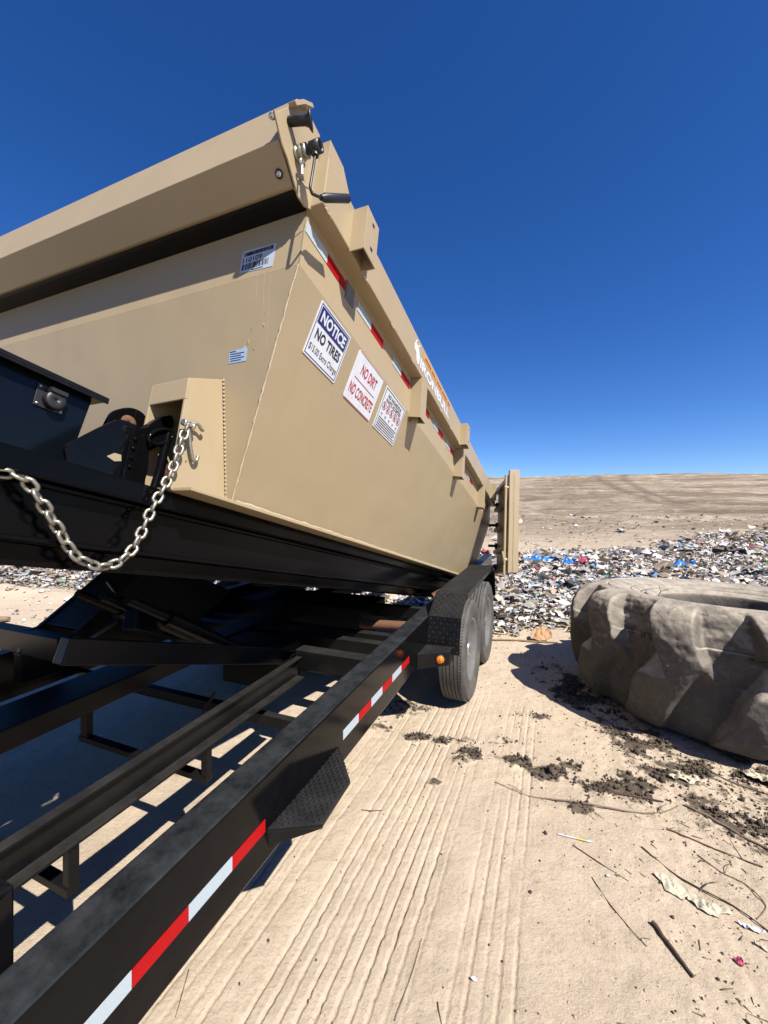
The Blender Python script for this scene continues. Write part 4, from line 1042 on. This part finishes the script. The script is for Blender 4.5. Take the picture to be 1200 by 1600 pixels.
# ------------------------------------------------------------------ sticks, paper and other single things
def stick(pts, r, mat, label, branches=(), name='stick', cat='stick', group='dry sticks lying on the dirt'):
    P_ = []
    for i, (x, y) in enumerate(pts): P_.append(Vector((x, y, hz(x, y) + r * .9)))
    b = P_[0].copy(); C2 = catmull(P_, 7)
    C2 = [p + Vector((noise.noise(p * 30), noise.noise(p * 31 + Vector((5, 5, 5))), 0)) * r * .8 for p in C2]
    n = len(C2); mb = MB(); mb.tube([p - b for p in C2], [r * (1 - .45 * i / n) * (1 + .25 * noise.noise(C2[i] * 40)) for i in range(n)], 8)
    for i0, ex, ey, l in branches:
        p = C2[int(i0 * (n - 1))]; q = [p, p + Vector((ex, ey, 0)).normalized() * l * .5 + Vector((0, 0, .012)), p + Vector((ex, ey, 0)).normalized() * l + Vector((.004, 0, .004))]
        mb.tube([v - b for v in catmull(q, 4)], [r * .55 * (1 - .06 * k) for k in range(9)], 6)
    o = mb.build(name, mat); o.location = b
    tag(o, label, cat, group); return o
stick([(.60, 2.18), (.75, 2.075), (.95, 2.01), (1.20, 1.945), (1.345, 1.955), (1.46, 2.0)], .0042, 'twig', 'long thin forked branch lying across the dirt in front of the giant tyre', [(.18, -.6, .7, .10), (.45, .2, -1, .11), (.78, .5, .35, .09)])
stick([(1.49, 2.0), (1.56, 1.90), (1.62, 1.80), (1.68, 1.70)], .0075, 'twig', 'thick pale branch running off the right edge below the giant tyre')
stick([(1.12, 2.10), (1.25, 2.06), (1.40, 2.02)], .0055, 'twigdark', 'dark root half buried in the soil patch between the two branches')
stick([(.955, 1.435), (.965, 1.36), (.975, 1.27)], .0080, 'twigdark', 'short thick dark stick below the torn paper')
stick([(.835, 1.62), (.845, 1.52), (.862, 1.44), (.885, 1.36)], .002, 'twigdark', 'thin dark twig curving down between the straw wrapper and the short thick stick')
stick([(.83, 1.77), (.91, 1.67), (.97, 1.60)], .0024, 'twigdark', 'thin straight twig pointing from the yellow straw towards the torn paper')
stick([(1.12, 1.75), (1.18, 1.62), (1.30, 1.50), (1.36, 1.40)], .0035, 'twigdark', 'long dark twig beside the upper right of the torn paper', [(.5, 1, .3, .09)])
stick([(1.30, 1.85), (1.46, 1.74), (1.56, 1.66)], .004, 'twigdark', 'dark twig lying under the thick pale branch')
stick([(1.34, 1.72), (1.37, 1.64), (1.42, 1.58), (1.42, 1.50), (1.35, 1.46)], .0030, 'twig', 'pale crooked twig bent like a hook at the right', [(.3, .8, .6, .08)])
stick([(1.82, 2.34), (1.86, 2.20), (1.95, 2.10), (2.02, 1.99)], .0045, 'twig', 'pale curved twig at the foot of the giant tyre', [(.5, .7, .5, .08)])
stick([(.16, 1.20), (.165, 1.14), (.18, 1.10)], .0022, 'twigdark', 'small dark twig at the bottom of the rutted sand')
stick([(-.62, 1.28), (-.61, 1.22), (-.60, 1.16)], .0018, 'twigdark', 'tiny dark twig next to the black rail at the bottom')
stick([(-.11, 1.98), (-.05, 1.975), (.03, 1.99)], .0024, 'twigdark', 'thin twig poking out beyond the black step plate')
stick([(.03, 1.16), (.09, 1.28), (.13, 1.38)], .0022, 'twig', 'faint pale twig lying along the rutted sand')
stick([(1.05, 1.17), (1.07, 1.12), (1.12, 1.06)], .004, 'twigdark', 'dark stick at the lower right edge of the photo')
stick([(.98, 4.62), (1.5, 4.58), (1.95, 4.52)], .012, 'wood', 'long straight pole lying on the sand between the trailer wheels and the cardboard')
stick([(-5.30, 5.20), (-4.95, 5.33)], .05, 'wood', 'short weathered wood post lying on the sand at the far left', cat='post', name='wood_post')
# wire twig on top of the giant tyre
mb = MB(); b = Vector((2.10, 3.12, .79)); mb.tube([(-.02, 0, .0), (.02, .0, .02), (.05, .01, .06), (.10, .0, .075)], [.004, .0035, .003, .002], 6); mb.tube([(.02, 0, .02), (.06, 0, .012), (.10, .02, .0)], .003, 6)
mb.tube([(.05, .01, .06), (.04, .02, .10)], .002, 6)
o = mb.build('twig', 'twigdark'); o.location = b; tag(o, 'forked dark twig lying on top of the giant tyre at its hole', 'twig', 'dry sticks lying on the dirt')

def sheet(name, cx, cy, outline, mat, label, cat, crumple=.01, th=.0015, lift=.006, sub=14, tilt=(0, 0), group=None, seed=0):
    """torn thin sheet draped on the ground, outline in metres round its centre"""
    xs = [p[0] for p in outline]; ys = [p[1] for p in outline]; x0, x1, y0, y1 = min(xs), max(xs), min(ys), max(ys)
    bm = bmesh.new(); vv = [bm.verts.new((a, b_, 0)) for a, b_ in outline]; bm.faces.new(vv)
    for i in range(1, sub):
        for co, no in (((x0 + (x1 - x0) * i / sub, 0, 0), (1, 0, 0)), ((0, y0 + (y1 - y0) * i / sub, 0), (0, 1, 0))):
            bmesh.ops.bisect_plane(bm, geom=bm.verts[:] + bm.edges[:] + bm.faces[:], plane_co=co, plane_no=no)
    L_ = max(x1 - x0, y1 - y0); h0 = hz(cx, cy)
    for v in bm.verts:
        q = Vector((v.co.x / L_ * 3.1 + seed * 7.1, v.co.y / L_ * 3.1, seed))
        v.co.z = lift + hz(cx + v.co.x, cy + v.co.y) - h0 + crumple * (abs(noise.noise(q)) * 2 + .6 * noise.noise(q * 2.7)) + tilt[0] * (v.co.x - x0) + tilt[1] * (v.co.y - y0)
    me = bpy.data.meshes.new(name); bm.to_mesh(me); bm.free(); me.materials.append(M[mat])
    o = bpy.data.objects.new(name, me); COL.objects.link(o); o.location = (cx, cy, h0)
    sd_ = o.modifiers.new('thickness', 'SOLIDIFY'); sd_.thickness = th
    return tag(o, label, cat, group)
def torn(a, b, n=14, jag=.25, seed=0, rot=0):
    r_ = random.Random(seed); out = []
    for k in range(n):
        t = 2 * math.pi * k / n; q = 1 + r_.uniform(-jag, jag); x, y = a * math.cos(t) * q, b * math.sin(t) * q
        out.append((x * math.cos(rot) - y * math.sin(rot), x * math.sin(rot) + y * math.cos(rot)))
    return out
sheet('torn_paper', 1.13, 1.575, torn(.060, .034, 14, .25, 1, -.9), 'paper', 'torn cream paper, upper left and larger of two scraps by the thin twigs', 'paper', .006, group='torn paper scraps')
sheet('torn_paper', 1.205, 1.50, torn(.055, .030, 12, .35, 2, -.5), 'paper', 'torn cream paper, lower right of two scraps lying side by side', 'paper', .010, group='torn paper scraps')
sheet('torn_paper', 1.30, 1.425, torn(.045, .008, 10, .3, 3, -.5), 'white', 'narrow white shred of paper just below the cream scraps', 'paper', .008, group='torn paper scraps')
sheet('torn_paper', 2.08, 2.16, torn(.10, .05, 13, .25, 4, -.6), 'paper', 'broad pale leaf-like paper scrap under the edge of the giant tyre', 'paper', .02, lift=.02, group='torn paper scraps')
sheet('torn_paper', 2.0, 2.03, torn(.035, .015, 9, .3, 5, -.6), 'white', 'small white scrap at the right edge below the pale leaf-like scrap', 'paper', .01, group='torn paper scraps')
sheet('torn_paper', 1.62, 2.18, torn(.07, .03, 11, .35, 6, -.3), 'paper', 'crumpled tan scrap half buried in dark soil before the giant tyre', 'paper', .012, group='torn paper scraps')
sheet('torn_paper', 1.28, 1.365, torn(.022, .009, 8, .2, 7, -.8), 'paper', 'tiny pale scrap right of the red wrapper', 'paper', .004, group='torn paper scraps')
sheet('red_wrapper', 1.165, 1.322, torn(.014, .012, 8, .3, 8), 'pink', 'small crumpled pink-red wrapper on the sand', 'wrapper', .008)
sheet('torn_paper', .28, 1.26, torn(.009, .007, 7, .3, 9), 'white', 'tiny white fleck on the sand beside the ruts', 'paper', .003, group='torn paper scraps')
sheet('torn_paper', .90, 1.62, torn(.007, .005, 7, .3, 10), 'white', 'tiny white fleck on the sand below the yellow straw', 'paper', .003, group='torn paper scraps')
sheet('torn_paper', .20, 2.55, torn(.02, .012, 9, .35, 11), 'paper', 'tiny white shred near the soil clumps before the trailer wheel', 'paper', .006, group='torn paper scraps')
sheet('cardboard_piece', 1.80, 4.62, [(-.13, -.02), (-.06, .07), (.05, .09), (.13, .02), (.10, -.07), (-.03, -.08)], 'card', 'torn orange-brown cardboard piece standing by the giant tyre shadow', 'cardboard', .02, .004, tilt=(.15, .5))
sheet('bag', 4.23, 10.9, torn(.42, .22, 14, .3, 12), 'bluebag', 'bright blue plastic bag nearest the rear gate in the refuse', 'plastic bag', .12, lift=.16, group='blue plastic bags in the refuse')
sheet('bag', 4.75, 10.4, torn(.22, .16, 12, .3, 13), 'bluebag', 'smaller blue plastic bag between the nearest blue bag and the pink one', 'plastic bag', .10, lift=.15, group='blue plastic bags in the refuse')
sheet('bag', 5.15, 10.4, torn(.16, .14, 10, .3, 14), 'pink', 'bright pink plastic bag in the refuse right of the blue bags', 'plastic bag', .13, lift=.16)
sheet('bag', 7.3, 9.9, torn(.26, .16, 10, .3, 15), 'bluebag', 'blue plastic bag in the refuse just above the giant tyre', 'plastic bag', .10, lift=.16, group='blue plastic bags in the refuse')
sheet('bag', 12.6, 12.8, torn(.5, .3, 10, .3, 16), 'bluebag', 'pale blue plastic bag near the upper edge of the refuse', 'plastic bag', .15, lift=.2, group='blue plastic bags in the refuse')
sheet('red_cloth', 14.6, 12.4, torn(.75, .25, 10, .3, 17), 'redcloth', 'dark red cloth lying in the refuse at the right', 'cloth', .25, lift=.25)
sheet('bag', -13.9, 15.0, torn(.75, .3, 10, .3, 18), 'bluebag', 'blue plastic bag at the far left beyond the refuse', 'plastic bag', .25, lift=.1, group='blue plastic bags in the refuse')
sheet('bag', -3.95, 7.9, torn(.45, .28, 12, .3, 19), 'bluebag', 'dusty blue plastic bag seen below the chain at the left', 'plastic bag', .12, lift=.1, group='blue plastic bags in the refuse')
sheet('yellow_board', -.72, 6.72, [(-.22, -.12), (.18, -.10), (.26, .14), (-.10, .13)], 'yellow', 'yellow board lying in the refuse seen beneath the dumpster', 'board', .01, .02, lift=.16, tilt=(.05, .25))
sheet('blue_cloth', -.43, 6.66, torn(.13, .13, 9, .2, 20), 'royal', 'royal blue cloth beside the yellow board beneath the dumpster', 'cloth', .1, lift=.2)
sheet('white_lid', -5.05, 6.60, torn(.17, .11, 10, .12, 21), 'white', 'flat white plastic scrap on the sand at the left', 'plastic scrap', .03, .01, lift=.02)
sheet('cardboard_piece', -4.55, 6.45, torn(.22, .12, 9, .35, 22), 'card', 'crumpled cardboard right of the white plastic scrap at the left', 'cardboard', .08, .005, lift=.03)
sheet('cardboard_piece', -4.65, 6.85, torn(.2, .10, 9, .35, 23), 'card', 'pinkish cardboard scrap behind the crumpled cardboard at the left', 'cardboard', .08, .005, lift=.03)
sheet('paper_cup', -1.50, 1.36, torn(.03, .012, 8, .25, 24, 1.0), 'white', 'small crumpled white tissue on the sand between the trailer rails', 'tissue', .01, lift=.01)
# yellow straw / pen
st_o = bpy.data.objects.new('drinking_straw', None); COL.objects.link(st_o); st_o.location = (.86, 1.80, hz(.86, 1.80) + .006)
st_o.rotation_euler = (0, 0, R(-20)); tag(st_o, 'slim white and yellow plastic straw lying on the sand', 'straw')
MB().tube([(-.075, 0, 0), (0, 0, 0)], .0028, 10).build('tube', 'white', st_o); MB().tube([(.0002, 0, 0), (.035, 0, 0)], .0034, 10).build('sleeve', 'yellow', st_o)
MB().tube([(.0352, 0, 0), (.05, .002, 0), (.062, .004, 0)], [.0034, .0055, .003], 10).build('tip', 'paper_white', st_o)

# far trees on the skyline beyond the crest
def treeline():
    mb = MB()
    for k in range(90):
        a = random.uniform(-.9, 1.0); y = random.uniform(190, 250); x = a * y
        if random.random() < .35: continue
        hh = random.uniform(1.0, 2.6) * (1.5 if .35 < a < .75 else .8); g = hz(x, y) - .3; ww = random.uniform(1.5, 4.5)
        for q in range(10):
            cx = x + random.uniform(-ww, ww); cz = g + hh * random.uniform(.3, 1); r_ = hh * random.uniform(.2, .4)
            vs = [(cx + r_ * math.cos(t) * random.uniform(.7, 1.2), y + r_ * math.sin(t), cz + r_ * random.uniform(-.5, .6)) for t in [i * 1.047 for i in range(6)]] + [(cx, y, cz + r_), (cx, y, cz - r_)]
            mb.add(vs, [(i, (i + 1) % 6, 6) for i in range(6)] + [((i + 1) % 6, i, 7) for i in range(6)])
    o = mb.build('far_treeline', 'leaf'); tag(o, 'line of tiny far-off trees along the skyline beyond the hill', 'trees', kind='stuff')
treeline()
